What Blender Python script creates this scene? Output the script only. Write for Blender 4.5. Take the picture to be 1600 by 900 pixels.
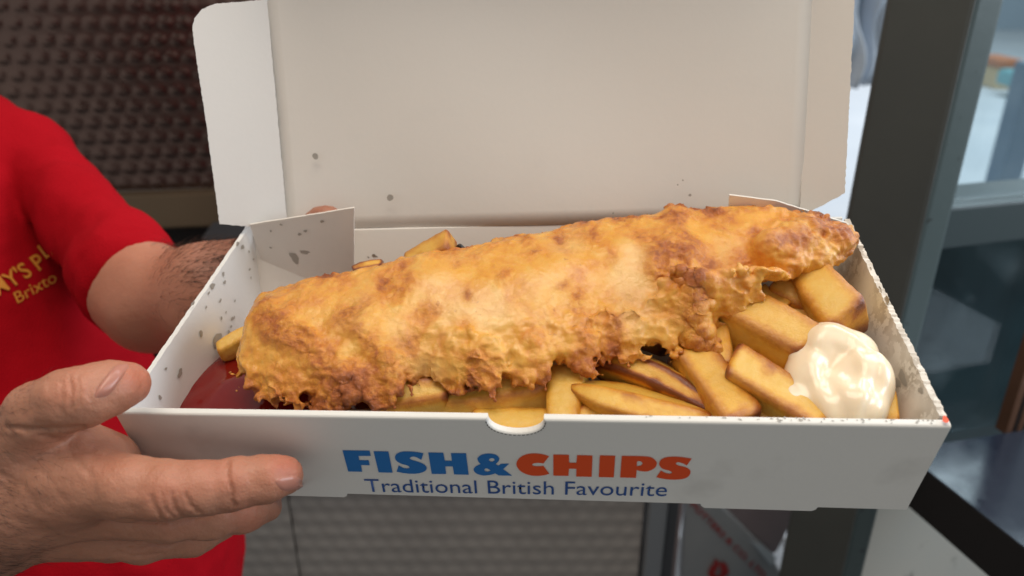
import bpy, bmesh, math, random
import numpy as np
from mathutils import Matrix, Vector

for o in list(bpy.data.objects):
    bpy.data.objects.remove(o)
scene = bpy.context.scene
COL = scene.collection

# ------------------------------------------------------------------ camera
PITCH = math.radians(24.0)
CAM = np.array([0.0, 0.0, 1.45])
FPX = 1186.0                       # focal length in pixels of a 1600 px wide frame
cam_d = bpy.data.cameras.new('camera')
cam_d.sensor_width = 36.0
cam_d.lens = 36.0 * FPX / 1600.0
cam_d.clip_start = 0.01
cam_d.clip_end = 200.0
cam_d.dof.use_dof = True
cam_d.dof.focus_distance = 0.325
cam_d.dof.aperture_fstop = 8.5
cam_o = bpy.data.objects.new('camera', cam_d)
COL.objects.link(cam_o)
cam_o.location = CAM
cam_o.rotation_euler = (math.radians(90) - PITCH, 0, 0)
scene.camera = cam_o

# ------------------------------------------------------------------ world, lamps, exposure
world = bpy.data.worlds.new('World')
scene.world = world
world.use_nodes = True
bg = world.node_tree.nodes['Background']
bg.inputs['Color'].default_value = (1.0, 0.98, 0.94, 1)
bg.inputs['Strength'].default_value = 0.40


def area(name, loc, target, sx, sy, power, color):
    d = bpy.data.lights.new(name, 'AREA')
    d.shape = 'RECTANGLE'
    d.size, d.size_y = sx, sy
    d.energy = power
    d.color = color
    o = bpy.data.objects.new(name, d)
    COL.objects.link(o)
    o.location = loc
    v = Vector(target) - Vector(loc)
    o.rotation_euler = v.to_track_quat('-Z', 'Y').to_euler()
    return o


area('canopy_lamp', (-0.02, 0.20, 2.35), (0.02, 0.33, 1.25), 0.9, 0.6, 9.0, (1.0, 0.87, 0.72))
area('street_daylight', (1.75, 0.20, 1.95), (0.0, 0.33, 1.25), 1.0, 1.0, 23.0, (0.78, 0.89, 1.0))
area('outdoor_daylight', (4.5, 6.5, 7.0), (4.2, 6.5, 0.0), 7.0, 7.0, 900.0, (0.90, 0.95, 1.0))

scene.view_settings.view_transform = 'Standard'
scene.view_settings.look = 'None'
scene.view_settings.exposure = 0.0
scene.view_settings.gamma = 1.0
scene.view_settings.use_curve_mapping = False
scene.cycles.use_denoising = True
scene.cycles.max_bounces = 8
scene.cycles.caustics_reflective = False
scene.cycles.caustics_refractive = False

# ------------------------------------------------------------------ frames of reference
# the box is held tilted: its own frame is x right, y to the back, z up from its floor
BA = np.array([[0.9928247489764161, 0.09265469485605474, -0.07559183382511034],
               [-0.10729438591844417, 0.9693390440927461, -0.2210649957537733],
               [0.05279140621631219, 0.22758937830742781, 0.972325121711464]])
BT = np.array([0.001093525611979491, 0.24899021580452002, 1.242796250568483])
BOXM = Matrix([list(BA[i]) + [BT[i]] for i in range(3)] + [[0, 0, 0, 1]])
BD, BH, BW = 0.1346, 0.0492, 0.31
_c, _s = math.cos(PITCH), math.sin(PITCH)
CW = np.array([[1, 0, 0], [0, -_s, _c], [0, -_c, -_s]])


def cpt(px, py, d):
    """world point seen at photo position px, py at depth d from the lens"""
    return CAM + CW @ np.array([(px - 800) / FPX * d, (py - 450) / FPX * d, d])


def wray(px, py):
    return CW @ np.array([(px - 800) / FPX, (py - 450) / FPX, 1.0])


def w_y(px, py, Y):
    r = wray(px, py)
    return CAM + r * (Y - CAM[1]) / r[1]


def w_z(px, py, Z):
    r = wray(px, py)
    return CAM + r * (Z - CAM[2]) / r[2]


LO = BA.T @ (CAM - BT)


def l_ax(px, py, ax, v):
    r = BA.T @ wray(px, py)
    return LO + r * (v - LO[ax]) / r[ax]


def lz(px, py, z):
    return l_ax(px, py, 2, z)


def ly(px, py, y):
    return l_ax(px, py, 1, y)


def lx(px, py, x):
    return l_ax(px, py, 0, x)


def w2l(p):
    return BA.T @ (np.asarray(p) - BT)


def yaw_plane(px, py, p0, yaw):
    """point on the upright plane through p0 whose horizontal runs along yaw"""
    n = np.array([-math.sin(yaw), math.cos(yaw), 0.0])
    r = wray(px, py)
    return CAM + r * (np.dot(n, np.asarray(p0) - CAM) / np.dot(n, r))


# ------------------------------------------------------------------ mesh helpers
def link(name, me, mat=None, parent=None, matrix=None):
    o = bpy.data.objects.new(name, me)
    COL.objects.link(o)
    if mat is not None and me is not None:
        me.materials.append(mat)
    if parent is not None:
        o.parent = parent
    if matrix is not None:
        o.matrix_world = matrix
    return o


def mk(name, V, F, mat=None, parent=None, matrix=None, smooth=True, attrs=None):
    me = bpy.data.meshes.new(name)
    V = np.asarray(V, dtype=np.float32)
    if isinstance(F, np.ndarray):
        n, k = F.shape
        me.vertices.add(len(V))
        me.vertices.foreach_set('co', V.ravel())
        me.loops.add(n * k)
        me.loops.foreach_set('vertex_index', F.astype(np.int32).ravel())
        me.polygons.add(n)
        me.polygons.foreach_set('loop_start', np.arange(0, n * k, k, dtype=np.int32))
        me.update(calc_edges=True)
        me.validate()
    else:
        me.from_pydata([tuple(map(float, v)) for v in V], [], F)
    if smooth:
        me.polygons.foreach_set('use_smooth', [True] * len(me.polygons))
    if attrs:
        for k_, a in attrs.items():
            at = me.attributes.new(k_, 'FLOAT', 'POINT')
            at.data.foreach_set('value', np.asarray(a, dtype=np.float32))
    me.update()
    return link(name, me, mat, parent, matrix)


def empty(name, matrix=None, loc=None):
    o = bpy.data.objects.new(name, None)
    COL.objects.link(o)
    o.empty_display_size = 0.02
    if matrix is not None:
        o.matrix_world = matrix
    if loc is not None:
        o.location = loc
    return o


def tag(o, label, cat, group=None, kind=None):
    o['label'] = label
    o['category'] = cat
    if group:
        o['group'] = group
    if kind:
        o['kind'] = kind
    return o


def slab(name, outline, thick, mat, parent=None, matrix=None, bevel=0.0, seg=2):
    """flat outline (list of 3-D points) given a thickness along the vector thick"""
    bm = bmesh.new()
    vs = [bm.verts.new(tuple(map(float, p))) for p in outline]
    f = bm.faces.new(vs)
    r = bmesh.ops.extrude_face_region(bm, geom=[f])
    nv = [g for g in r['geom'] if isinstance(g, bmesh.types.BMVert)]
    bmesh.ops.translate(bm, verts=nv, vec=Vector(tuple(map(float, thick))))
    if bevel > 0:
        bmesh.ops.bevel(bm, geom=[e for e in bm.edges], offset=bevel, segments=seg, affect='EDGES', profile=0.6)
    bmesh.ops.recalc_face_normals(bm, faces=bm.faces)
    bmesh.ops.triangulate(bm, faces=[f for f in bm.faces if len(f.verts) > 4])
    me = bpy.data.meshes.new(name)
    bm.to_mesh(me)
    bm.free()
    return link(name, me, mat, parent, matrix)


def box(name, c, s, mat, parent=None, matrix=None, bevel=0.0, rotz=0.0):
    bm = bmesh.new()
    bmesh.ops.create_cube(bm, size=1.0)
    bmesh.ops.scale(bm, vec=s, verts=bm.verts)
    if bevel > 0:
        bmesh.ops.bevel(bm, geom=list(bm.edges), offset=bevel, segments=2, affect='EDGES', profile=0.6)
    bmesh.ops.rotate(bm, verts=bm.verts, cent=(0, 0, 0), matrix=Matrix.Rotation(rotz, 3, 'Z'))
    bmesh.ops.translate(bm, verts=bm.verts, vec=c)
    me = bpy.data.meshes.new(name)
    bm.to_mesh(me)
    bm.free()
    return link(name, me, mat, parent, matrix)


def jag(pts, step, amp, seed=0, plane=None):
    """subdivide an outline's edges and make them slightly ragged"""
    rs = np.random.RandomState(seed)
    out = []
    n = len(pts)
    for i in range(n):
        a, b = np.asarray(pts[i], float), np.asarray(pts[(i + 1) % n], float)
        L = np.linalg.norm(b - a)
        k = max(1, int(L / step))
        out.append(a)
        c = np.mean(np.asarray(pts, float), axis=0)
        nr = np.asarray(pts[1], float) - pts[0]
        nn = np.cross(nr, np.asarray(pts[-1], float) - pts[0])
        t = np.cross(nn, b - a)
        t /= (np.linalg.norm(t) + 1e-12)
        for j in range(1, k):
            out.append(a + (b - a) * j / k + t * rs.uniform(-amp, amp))
    return out


# ------------------------------------------------------------------ noise and distance fields
_rs = np.random.RandomState(11)
_G = _rs.randn(4096, 3).astype(np.float32)
_G /= np.linalg.norm(_G, axis=1, keepdims=True)


def noise(P, freq=1.0, seed=0):
    P = np.asarray(P, dtype=np.float32) * freq + np.float32(seed * 17.31)
    I = np.floor(P).astype(np.int32)
    f = P - I.astype(np.float32)
    u = f * f * f * (f * (f * 6 - 15) + 10)
    out = np.zeros(len(P), np.float32)
    hx = [(I[:, 0] + k) * np.int32(73856093) for k in (0, 1)]
    hy = [(I[:, 1] + k) * np.int32(19349663) for k in (0, 1)]
    hz = [(I[:, 2] + k) * np.int32(83492791) for k in (0, 1)]
    for dx in (0, 1):
        wx = u[:, 0] if dx else 1 - u[:, 0]
        for dy in (0, 1):
            wy = u[:, 1] if dy else 1 - u[:, 1]
            for dz in (0, 1):
                wz = u[:, 2] if dz else 1 - u[:, 2]
                g = _G[(hx[dx] ^ hy[dy] ^ hz[dz]) & 4095]
                out += wx * wy * wz * (g[:, 0] * (f[:, 0] - dx) + g[:, 1] * (f[:, 1] - dy) + g[:, 2] * (f[:, 2] - dz))
    return out * 1.5


def worley(P, freq, seed=0):
    """distance to the nearest feature point, in cells"""
    P = np.asarray(P, dtype=np.float32) * freq + np.float32(seed * 9.7)
    I = np.floor(P).astype(np.int64)
    f = (P - I).astype(np.float32)
    best = np.full(len(P), 9.0, np.float32)
    for dx in (-1, 0, 1):
        for dy in (-1, 0, 1):
            for dz in (-1, 0, 1):
                h = ((I[:, 0] + dx) * 73856093 ^ (I[:, 1] + dy) * 19349663 ^ (I[:, 2] + dz) * 83492791) & 4095
                g = _G[h] * 0.5 + 0.5
                d = (dx + g[:, 0] - f[:, 0]) ** 2 + (dy + g[:, 1] - f[:, 1]) ** 2 + (dz + g[:, 2] - f[:, 2]) ** 2
                best = np.minimum(best, d)
    return np.sqrt(best)


def smin(a, b, k):
    h = np.clip(0.5 + 0.5 * (b - a) / k, 0, 1)
    return b + (a - b) * h - k * h * (1 - h)


def smax(a, b, k):
    return -smin(-a, -b, k)


def cone(P, a, b, ra, rb):
    a = np.asarray(a, np.float32)
    b = np.asarray(b, np.float32)
    ab = b - a
    t = np.clip(((P - a) @ ab) / max(float(ab @ ab), 1e-12), 0, 1)
    return np.linalg.norm(P - a - t[:, None] * ab, axis=1) - (ra + (rb - ra) * t)


def ell(P, c, r, R=None):
    q = P - np.asarray(c, np.float32)
    if R is not None:
        q = q @ np.asarray(R, np.float32)
    r = np.asarray(r, np.float32)
    k0 = np.linalg.norm(q / r, axis=1)
    k1 = np.linalg.norm(q / (r * r), axis=1) + 1e-9
    return k0 * (k0 - 1) / k1


def chain(P, js, k):
    d = None
    for (a, ra), (b, rb) in zip(js[:-1], js[1:]):
        c = cone(P, a, b, ra, rb)
        d = c if d is None else smin(d, c, k)
    return d


def nets(fn, lo, hi, h, margin=0.0):
    """surface of the distance field fn, as quads (surface nets)"""
    lo = np.asarray(lo, float)
    n = np.ceil((np.asarray(hi, float) - lo) / h).astype(int) + 1
    B = 8
    nb = np.ceil(n / B).astype(int)
    n = nb * B + 1
    ax = [(lo[i] + h * np.arange(n[i])).astype(np.float32) for i in range(3)]
    # look at block centres first and sample finely only near the surface
    bc = [(lo[i] + h * (B * np.arange(nb[i]) + B / 2)).astype(np.float32) for i in range(3)]
    X = np.stack(np.meshgrid(*bc, indexing='ij'), -1).reshape(-1, 3)
    dc = fn(X).reshape(nb)
    near = np.abs(dc) < h * B * 0.87 * 1.25 + margin
    Vv = np.where(dc < 0, np.float32(-1), np.float32(1)).repeat(B, 0).repeat(B, 1).repeat(B, 2)
    Vv = np.pad(Vv, ((0, 1),) * 3, mode='edge')
    bl = np.argwhere(near)
    r_ = np.arange(B + 1)
    og = np.stack(np.meshgrid(r_, r_, r_, indexing='ij'), -1).reshape(-1, 3)
    for i in range(0, len(bl), 1200):
        g = (bl[i:i + 1200, None, :] * B + og[None]).reshape(-1, 3)
        P = (g * h + lo).astype(np.float32)
        Vv[g[:, 0], g[:, 1], g[:, 2]] = fn(P)
    ins = Vv < 0
    cnt = np.zeros(n - 1, np.int8)
    for dx in (0, 1):
        for dy in (0, 1):
            for dz in (0, 1):
                cnt += ins[dx:n[0] - 1 + dx, dy:n[1] - 1 + dy, dz:n[2] - 1 + dz]
    act = (cnt > 0) & (cnt < 8)
    C = np.argwhere(act)
    idx = np.full(act.shape, -1, np.int32)
    idx[act] = np.arange(len(C))
    offs = [(a, b, c) for a in (0, 1) for b in (0, 1) for c in (0, 1)]
    val = {o: Vv[C[:, 0] + o[0], C[:, 1] + o[1], C[:, 2] + o[2]] for o in offs}
    acc = np.zeros((len(C), 3), np.float32)
    num = np.zeros(len(C), np.float32)
    for o in offs:
        for axx in range(3):
            if o[axx] == 0:
                p = list(o)
                p[axx] = 1
                a, b = val[o], val[tuple(p)]
                m = (a < 0) != (b < 0)
                t = np.where(m, a / np.where(m, a - b, 1), 0)
                pos = np.tile(np.array(o, np.float32), (len(C), 1))
                pos[:, axx] += t
                acc += pos * m[:, None]
                num += m
    V = (acc / num[:, None] + C) * h + lo
    F = []
    for axx in range(3):
        o1, o2 = [(1, 2), (2, 0), (0, 1)][axx]
        sl0 = [slice(None)] * 3
        sl1 = [slice(None)] * 3
        sl0[axx] = slice(0, -1)
        sl1[axx] = slice(1, None)
        a, b = ins[tuple(sl0)], ins[tuple(sl1)]
        E_ = np.argwhere(a != b)
        E_ = E_[(E_[:, o1] > 0) & (E_[:, o2] > 0) & (E_[:, o1] < n[o1] - 1) & (E_[:, o2] < n[o2] - 1)]
        flip = a[E_[:, 0], E_[:, 1], E_[:, 2]]
        q = []
        for (u, v) in ((-1, -1), (0, -1), (0, 0), (-1, 0)):
            c = E_.copy()
            c[:, o1] += u
            c[:, o2] += v
            q.append(idx[c[:, 0], c[:, 1], c[:, 2]])
        q = np.stack(q, 1)
        q[~flip] = q[~flip][:, ::-1]
        F.append(q)
    F = np.concatenate(F)
    F = F[(F >= 0).all(1)]
    return V.astype(np.float32), F


def vnormals(V, F):
    a = V[F[:, 2]] - V[F[:, 0]]
    b = V[F[:, 3]] - V[F[:, 1]]
    fn = np.cross(a, b)
    N = np.zeros_like(V)
    for c in range(3):
        s = np.zeros(len(V))
        for k in range(4):
            s += np.bincount(F[:, k], weights=fn[:, c], minlength=len(V))
        N[:, c] = s
    return N / (np.linalg.norm(N, axis=1, keepdims=True) + 1e-12)


def relax(V, F, it=1, w=0.5):
    for _ in range(it):
        A = np.zeros_like(V)
        cn = np.zeros(len(V))
        cen = V[F].mean(1)
        for c in range(3):
            s = np.zeros(len(V))
            for k in range(4):
                s += np.bincount(F[:, k], weights=cen[:, c], minlength=len(V))
            A[:, c] = s
        for k in range(4):
            cn += np.bincount(F[:, k], minlength=len(V))
        V = V + w * (A / cn[:, None] - V)
    return V.astype(np.float32)


def polydist(XY, pts):
    """distance of 2-D points to a polyline"""
    best = np.full(len(XY), 9e9)
    pts = np.asarray(pts, float)
    for a, b in zip(pts[:-1], pts[1:]):
        ab = b - a
        t = np.clip(((XY - a) @ ab) / (ab @ ab + 1e-15), 0, 1)
        best = np.minimum(best, np.linalg.norm(XY - a - t[:, None] * ab, axis=1))
    return best


def sstep(x, a, b):
    t = np.clip((x - a) / (b - a), 0, 1)
    return t * t * (3 - 2 * t)


def march(fn, o, d, tmax=1.5, n=140, eps=2e-4):
    """walk rays o + t d (unit d) to the surface of fn"""
    t = np.zeros(len(o))
    for _ in range(n):
        v = fn((o + t[:, None] * d).astype(np.float32))
        t = np.minimum(t + np.clip(v, -0.002, 0.05) * 0.8, tmax)
        if np.abs(v).max() < eps:
            break
    return o + t[:, None] * d


# ------------------------------------------------------------------ materials
class Mat:
    def __init__(self, name, base=(0.8, 0.8, 0.8), rough=0.5, metal=0.0, spec=0.5, sss=0.0, sss_r=(1, 0.3, 0.1), sss_s=0.003, coat=0.0, coat_r=0.1):
        self.m = bpy.data.materials.new(name)
        self.m.use_nodes = True
        self.nt = self.m.node_tree
        self.b = self.nt.nodes['Principled BSDF']
        i = self.b.inputs
        i['Base Color'].default_value = (*base, 1)
        i['Roughness'].default_value = rough
        i['Metallic'].default_value = metal
        i['Specular IOR Level'].default_value = spec
        if sss:
            i['Subsurface Weight'].default_value = sss
            i['Subsurface Radius'].default_value = sss_r
            i['Subsurface Scale'].default_value = sss_s
        if coat:
            i['Coat Weight'].default_value = coat
            i['Coat Roughness'].default_value = coat_r

    def n(self, t, **kw):
        nd = self.nt.nodes.new(t)
        for k, v in kw.items():
            if k in nd.inputs:
                nd.inputs[k].default_value = v
            else:
                setattr(nd, k, v)
        return nd

    def l(self, a, b):
        self.nt.links.new(a, b)

    def coord(self):
        return self.n('ShaderNodeTexCoord').outputs['Object']

    def noise(self, scale, detail=4.0, rough=0.55, vec=None, dist=0.0):
        nd = self.n('ShaderNodeTexNoise')
        nd.inputs['Scale'].default_value = scale
        nd.inputs['Detail'].default_value = detail
        nd.inputs['Roughness'].default_value = rough
        nd.inputs['Distortion'].default_value = dist
        self.l(vec if vec is not None else self.coord(), nd.inputs['Vector'])
        return nd.outputs['Fac']

    def ramp(self, src, stops):
        nd = self.n('ShaderNodeValToRGB')
        e = nd.color_ramp.elements
        while len(e) < len(stops):
            e.new(0.5)
        for x, (p, c) in zip(e, stops):
            x.position = p
            x.color = (*c, 1) if len(c) == 3 else c
        self.l(src, nd.inputs['Fac'])
        return nd.outputs['Color']

    def mix(self, fac, a, b, mode='MIX'):
        nd = self.n('ShaderNodeMix')
        nd.data_type = 'RGBA'
        nd.blend_type = mode
        for s, v in ((nd.inputs['Factor'], fac), (nd.inputs['A'] if False else nd.inputs[6], a), (nd.inputs[7], b)):
            if isinstance(v, (int, float)):
                s.default_value = v
            elif isinstance(v, tuple):
                s.default_value = (*v, 1)
            else:
                self.l(v, s)
        return nd.outputs[2]

    def math(self, op, a, b=None, clamp=False):
        nd = self.n('ShaderNodeMath')
        nd.operation = op
        nd.use_clamp = clamp
        for s, v in ((nd.inputs[0], a), (nd.inputs[1], b)):
            if v is None:
                continue
            if isinstance(v, (int, float)):
                s.default_value = v
            else:
                self.l(v, s)
        return nd.outputs[0]

    def attr(self, name):
        nd = self.n('ShaderNodeAttribute')
        nd.attribute_name = name
        return nd.outputs['Fac']

    def base(self, c):
        self.l(c, self.b.inputs['Base Color'])

    def rough(self, c):
        self.l(c, self.b.inputs['Roughness'])

    def bump(self, h, strength=0.3, dist=0.001):
        nd = self.n('ShaderNodeBump')
        if isinstance(strength, (int, float)):
            nd.inputs['Strength'].default_value = strength
        else:
            self.l(strength, nd.inputs['Strength'])
        nd.inputs['Distance'].default_value = dist
        self.l(h, nd.inputs['Height'])
        prev = self.b.inputs['Normal'].links
        if prev:
            self.l(prev[0].from_socket, nd.inputs['Normal'])
        self.l(nd.outputs['Normal'], self.b.inputs['Normal'])
        self.l(nd.outputs['Normal'], self.b.inputs['Coat Normal'])


def board_mat(name, base, stain=0.0, tint=(0.46, 0.40, 0.33), smudge=0.0):
    m = Mat(name, base, 0.55, spec=0.35)
    fib = m.noise(420, 3)
    soft = m.noise(14, 3)
    c = m.mix(m.math('MULTIPLY', soft, 0.25), base, tuple(v * 0.86 for v in base))
    c = m.mix(m.math('MULTIPLY', fib, 0.10), c, tuple(v * 0.75 for v in base))
    if stain:
        s1 = m.ramp(m.noise(190, 3, 0.6), [(0.62 - stain * 0.15, (0, 0, 0)), (0.66 - stain * 0.15, (1, 1, 1))])
        s2 = m.ramp(m.noise(40, 3), [(0.38, (0, 0, 0)), (0.60, (1, 1, 1))])
        f = m.math('MULTIPLY', m.math('MULTIPLY', s1, s2), 0.8)
        c = m.mix(f, c, tint)
    sm = m.ramp(m.noise(22, 4, 0.6), [(0.60, (0, 0, 0)), (0.74, (1, 1, 1))])
    c = m.mix(m.math('MULTIPLY', sm, smudge), c, (0.30, 0.28, 0.25))
    m.base(c)
    m.bump(fib, 0.12, 0.0004)
    m.bump(m.noise(60, 2), 0.10, 0.001)
    return m.m


M_BOARD = board_mat('white_board', (0.78, 0.775, 0.76))
M_BOARD_IN = board_mat('inner_board', (0.79, 0.755, 0.705), smudge=0.03)
M_BOARD_SPECK = board_mat('speckled_board', (0.74, 0.69, 0.62), stain=1.0, tint=(0.40, 0.34, 0.27))
M_BOARD_RIM = board_mat('front_board', (0.78, 0.775, 0.74), smudge=0.2)
mm = Mat('torn_board', (0.62, 0.58, 0.52), 0.8)
mm.bump(mm.noise(900, 3), 0.6, 0.0006)
M_TORN = mm.m
mm = Mat('perforation', (0.05, 0.05, 0.05), 0.8)
M_DARKPERF = mm.m
mm = Mat('grease', (0.36, 0.33, 0.29), 0.32, spec=0.6)
M_GREASE = mm.m
mm = Mat('blue_ink', (0.022, 0.165, 0.47), 0.5)
M_BLUE = mm.m
mm = Mat('navy_ink', (0.03, 0.09, 0.30), 0.5)
M_NAVY = mm.m
mm = Mat('orange_ink', (0.76, 0.085, 0.016), 0.5)
M_ORANGE = mm.m

# batter
mm = Mat('batter', rough=0.42, spec=0.30, sss=0.12, sss_r=(1.0, 0.45, 0.15), sss_s=0.002, coat=0.70, coat_r=0.11)
cr = mm.attr('crust')
pl = mm.attr('pale')
n1 = mm.noise(75, 5, 0.6, dist=0.5)
n2 = mm.noise(330, 4, 0.65)
n3 = mm.noise(170, 5, 0.7, dist=1.0)
fac = mm.math('ADD', mm.math('MULTIPLY', cr, 0.46), mm.math('MULTIPLY', mm.math('SUBTRACT', n1, 0.5), 0.95))
fac = mm.math('ADD', fac, 0.25)
amp = mm.math('ADD', mm.math('MULTIPLY', cr, 0.55), 0.22)
fac = mm.math('ADD', fac, mm.math('MULTIPLY', mm.math('SUBTRACT', n2, 0.5), amp))
fac = mm.math('ADD', fac, mm.math('MULTIPLY', mm.math('SUBTRACT', n3, 0.5), amp))
col = mm.ramp(fac, [(0.06, (0.77, 0.445, 0.105)), (0.26, (0.75, 0.355, 0.048)), (0.43, (0.66, 0.245, 0.024)), (0.62, (0.46, 0.125, 0.016)), (0.92, (0.24, 0.055, 0.012))])
col = mm.mix(mm.math('MULTIPLY', pl, 0.55), col, (0.80, 0.52, 0.20))
spk = mm.ramp(mm.noise(230, 2, 0.5), [(0.66, (0, 0, 0)), (0.72, (1, 1, 1))])
spk2 = mm.ramp(mm.noise(28, 2), [(0.48, (0, 0, 0)), (0.62, (1, 1, 1))])
col = mm.mix(mm.math('MULTIPLY', mm.math('MULTIPLY', spk, spk2), 0.65), col, (0.36, 0.10, 0.025))
mm.base(col)
mm.rough(mm.math('ADD', mm.math('MULTIPLY', cr, 0.14), mm.math('MULTIPLY', n2, 0.55)))
bs = mm.math('ADD', mm.math('MULTIPLY', cr, 0.75), 0.22, True)
mm.bump(mm.noise(400, 5, 0.7, dist=1.2), bs, 0.0014)
mm.bump(mm.noise(1100, 4, 0.7), bs, 0.0006)
M_BATTER = mm.m

# chips
mm = Mat('chip', rough=0.40, spec=0.35, sss=0.15, sss_r=(1.0, 0.5, 0.15), sss_s=0.002, coat=0.5, coat_r=0.14)
ed = mm.attr('edge')
oi = mm.n('ShaderNodeObjectInfo')
n1 = mm.noise(60, 4, 0.6)
n2 = mm.noise(420, 4, 0.6)
fac = mm.math('ADD', mm.math('MULTIPLY', ed, 0.95), mm.math('ADD', mm.math('MULTIPLY', n1, 0.45), mm.math('MULTIPLY', n2, 0.26)))
fac = mm.math('SUBTRACT', fac, 0.13)
fac = mm.math('ADD', fac, mm.math('MULTIPLY', mm.math('SUBTRACT', oi.outputs['Random'], 0.5), 0.16))
col = mm.ramp(fac, [(0.12, (0.77, 0.49, 0.110)), (0.32, (0.74, 0.41, 0.058)), (0.50, (0.61, 0.265, 0.028)), (0.70, (0.38, 0.115, 0.014)), (0.95, (0.17, 0.04, 0.01))])
mm.base(col)
mm.rough(mm.ramp(n2, [(0.3, (0.26, 0.26, 0.26)), (0.7, (0.52, 0.52, 0.52))]))
mm.bump(mm.noise(620, 5, 0.75, dist=0.8), 0.45, 0.0008)
mm.bump(mm.noise(190, 5, 0.7, dist=1.0), 0.28, 0.0016)
M_CHIP = mm.m

mm = Mat('mayonnaise', (0.88, 0.73, 0.53), 0.19, spec=0.55, sss=0.35, sss_r=(1.0, 0.75, 0.45), sss_s=0.004)
mm.bump(mm.noise(260, 3), 0.06, 0.0006)
M_MAYO = mm.m
mm = Mat('ketchup', (0.17, 0.006, 0.005), 0.09, spec=0.55, sss=0.2, sss_r=(1.0, 0.1, 0.05), sss_s=0.003)
mm.bump(mm.noise(150, 3), 0.15, 0.0008)
M_KETCHUP = mm.m
mm = Mat('burnt', (0.012, 0.010, 0.010), 0.35)
M_BURNT = mm.m

# ================================================================== THE BOX
BOX = empty('takeaway_box', BOXM)
tag(BOX, 'open white cardboard takeaway box of fish and chips with its lid raised', 'box')
Z0 = 0.0025
NX0, NX1 = ly(760, 646, 0)[0], ly(849, 649, 0)[0]
ncx, ncr = (NX0 + NX1) / 2, (NX1 - NX0) / 2
NDEP = 0.0078
fx = lambda px, py: ly(px, py, 0.0)[0]
out = [(-BW / 2 + 0.0, 0, Z0)]
out += [(-BW / 2 + 0.018, 0, Z0), (-BW / 2 + 0.0185, 0, 0.0), (fx(537, 776), 0, 0.0), (fx(540, 770), 0, 0.0009), (fx(541, 767), 0, Z0)]
out += [(fx(1095, 783), 0, Z0), (fx(1096, 787), 0, 0.0012), (fx(1101, 792), 0, 0.0), (fx(1268, 799), 0, 0.0), (fx(1275, 794), 0, 0.001), (fx(1278, 792), 0, Z0)]
out += [(BW / 2 - 0.003, 0, Z0), (BW / 2 + 0.0015, 0, BH)]
for a in np.linspace(0, math.pi, 17):
    out.append((ncx + ncr * math.cos(a), 0, BH - NDEP * math.sin(a) ** 0.8))
out.append((-BW / 2 - 0.001, 0, BH))


def rim_slab(name, out, mat, y0, y1, bev, parent):
    bm = bmesh.new()
    vs = [bm.verts.new((p[0], y0, p[2])) for p in out]
    f = bm.faces.new(vs)
    r = bmesh.ops.extrude_face_region(bm, geom=[f])
    nv = [g for g in r['geom'] if isinstance(g, bmesh.types.BMVert)]
    bmesh.ops.translate(bm, verts=nv, vec=(0, y1 - y0, 0))
    ed_ = [e for e in bm.edges if abs(e.verts[0].co.y - e.verts[1].co.y) < 1e-6 and min(e.verts[0].co.z, e.verts[1].co.z) > BH - 0.0095]
    bmesh.ops.bevel(bm, geom=ed_, offset=bev, segments=3, affect='EDGES', profile=0.5)
    bmesh.ops.recalc_face_normals(bm, faces=bm.faces)
    bmesh.ops.triangulate(bm, faces=[f for f in bm.faces if len(f.verts) > 4])
    me = bpy.data.meshes.new(name)
    bm.to_mesh(me)
    bm.free()
    return link(name, me, mat, parent)


front = rim_slab('front_panel', out, M_BOARD_RIM, 0.0, 0.0036, 0.0011, BOX)

# torn little perforation marks round the thumb notch
V, F = [], []
rs = np.random.RandomState(4)
for a in np.linspace(0.12, math.pi - 0.12, 20):
    r0, r1 = 1.035, 1.075
    da = 0.05
    q = []
    for (aa, rr) in ((a - da, r0), (a + da, r0), (a + da, r1), (a - da, r1)):
        q.append((ncx + ncr * rr * math.cos(aa), -0.0003, BH - NDEP * rr * math.sin(aa) ** 0.8 - 0.0003))
    b0 = len(V)
    V += q
    F.append((b0, b0 + 1, b0 + 2, b0 + 3))
mk('perforation', V, F, M_DARKPERF, front, smooth=False)

# floor and walls
slab('floor_panel', [(-0.1500, 0.004, 0.002), (0.1420, 0.004, 0.002), (0.1420, BD - 0.024, 0.002), (-0.1500, BD - 0.024, 0.002)], (0, 0, 0.0012), M_BOARD_IN, BOX)
TL = lx(388, 350, -0.1525)
left = slab('side_panel', jag([(-0.1510, 0.0005, 0.0025), (-0.1490, BD - 0.012, 0.0025), (-0.1530, TL[1], TL[2]), (-0.1552, 0.0005, BH - 0.0005)], 0.0016, 0.00018, 1), (0.0022, 0, 0), M_BOARD, BOX)
TR = lx(1326, 349, 0.1535)
right = slab('side_panel', jag([(0.1415, 0.0045, 0.0025), (0.1415, BD - 0.012, 0.0025), (0.1525, TR[1] + 0.004, TR[2]), (0.1540, 0.0045, BH + 0.0004)], 0.0010, 0.00040, 2), (0.0024, 0, 0), M_BOARD_SPECK, BOX)
hz0, hz1 = 0.0468, 0.0505
back = slab('back_panel', [(-0.1500, BD - 0.024, 0.002), (0.1490, BD - 0.024, 0.002), (0.1525, BD, hz1), (-0.1535, BD, hz0)], (0, 0.0014, 0), M_BOARD_IN, BOX)

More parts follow.
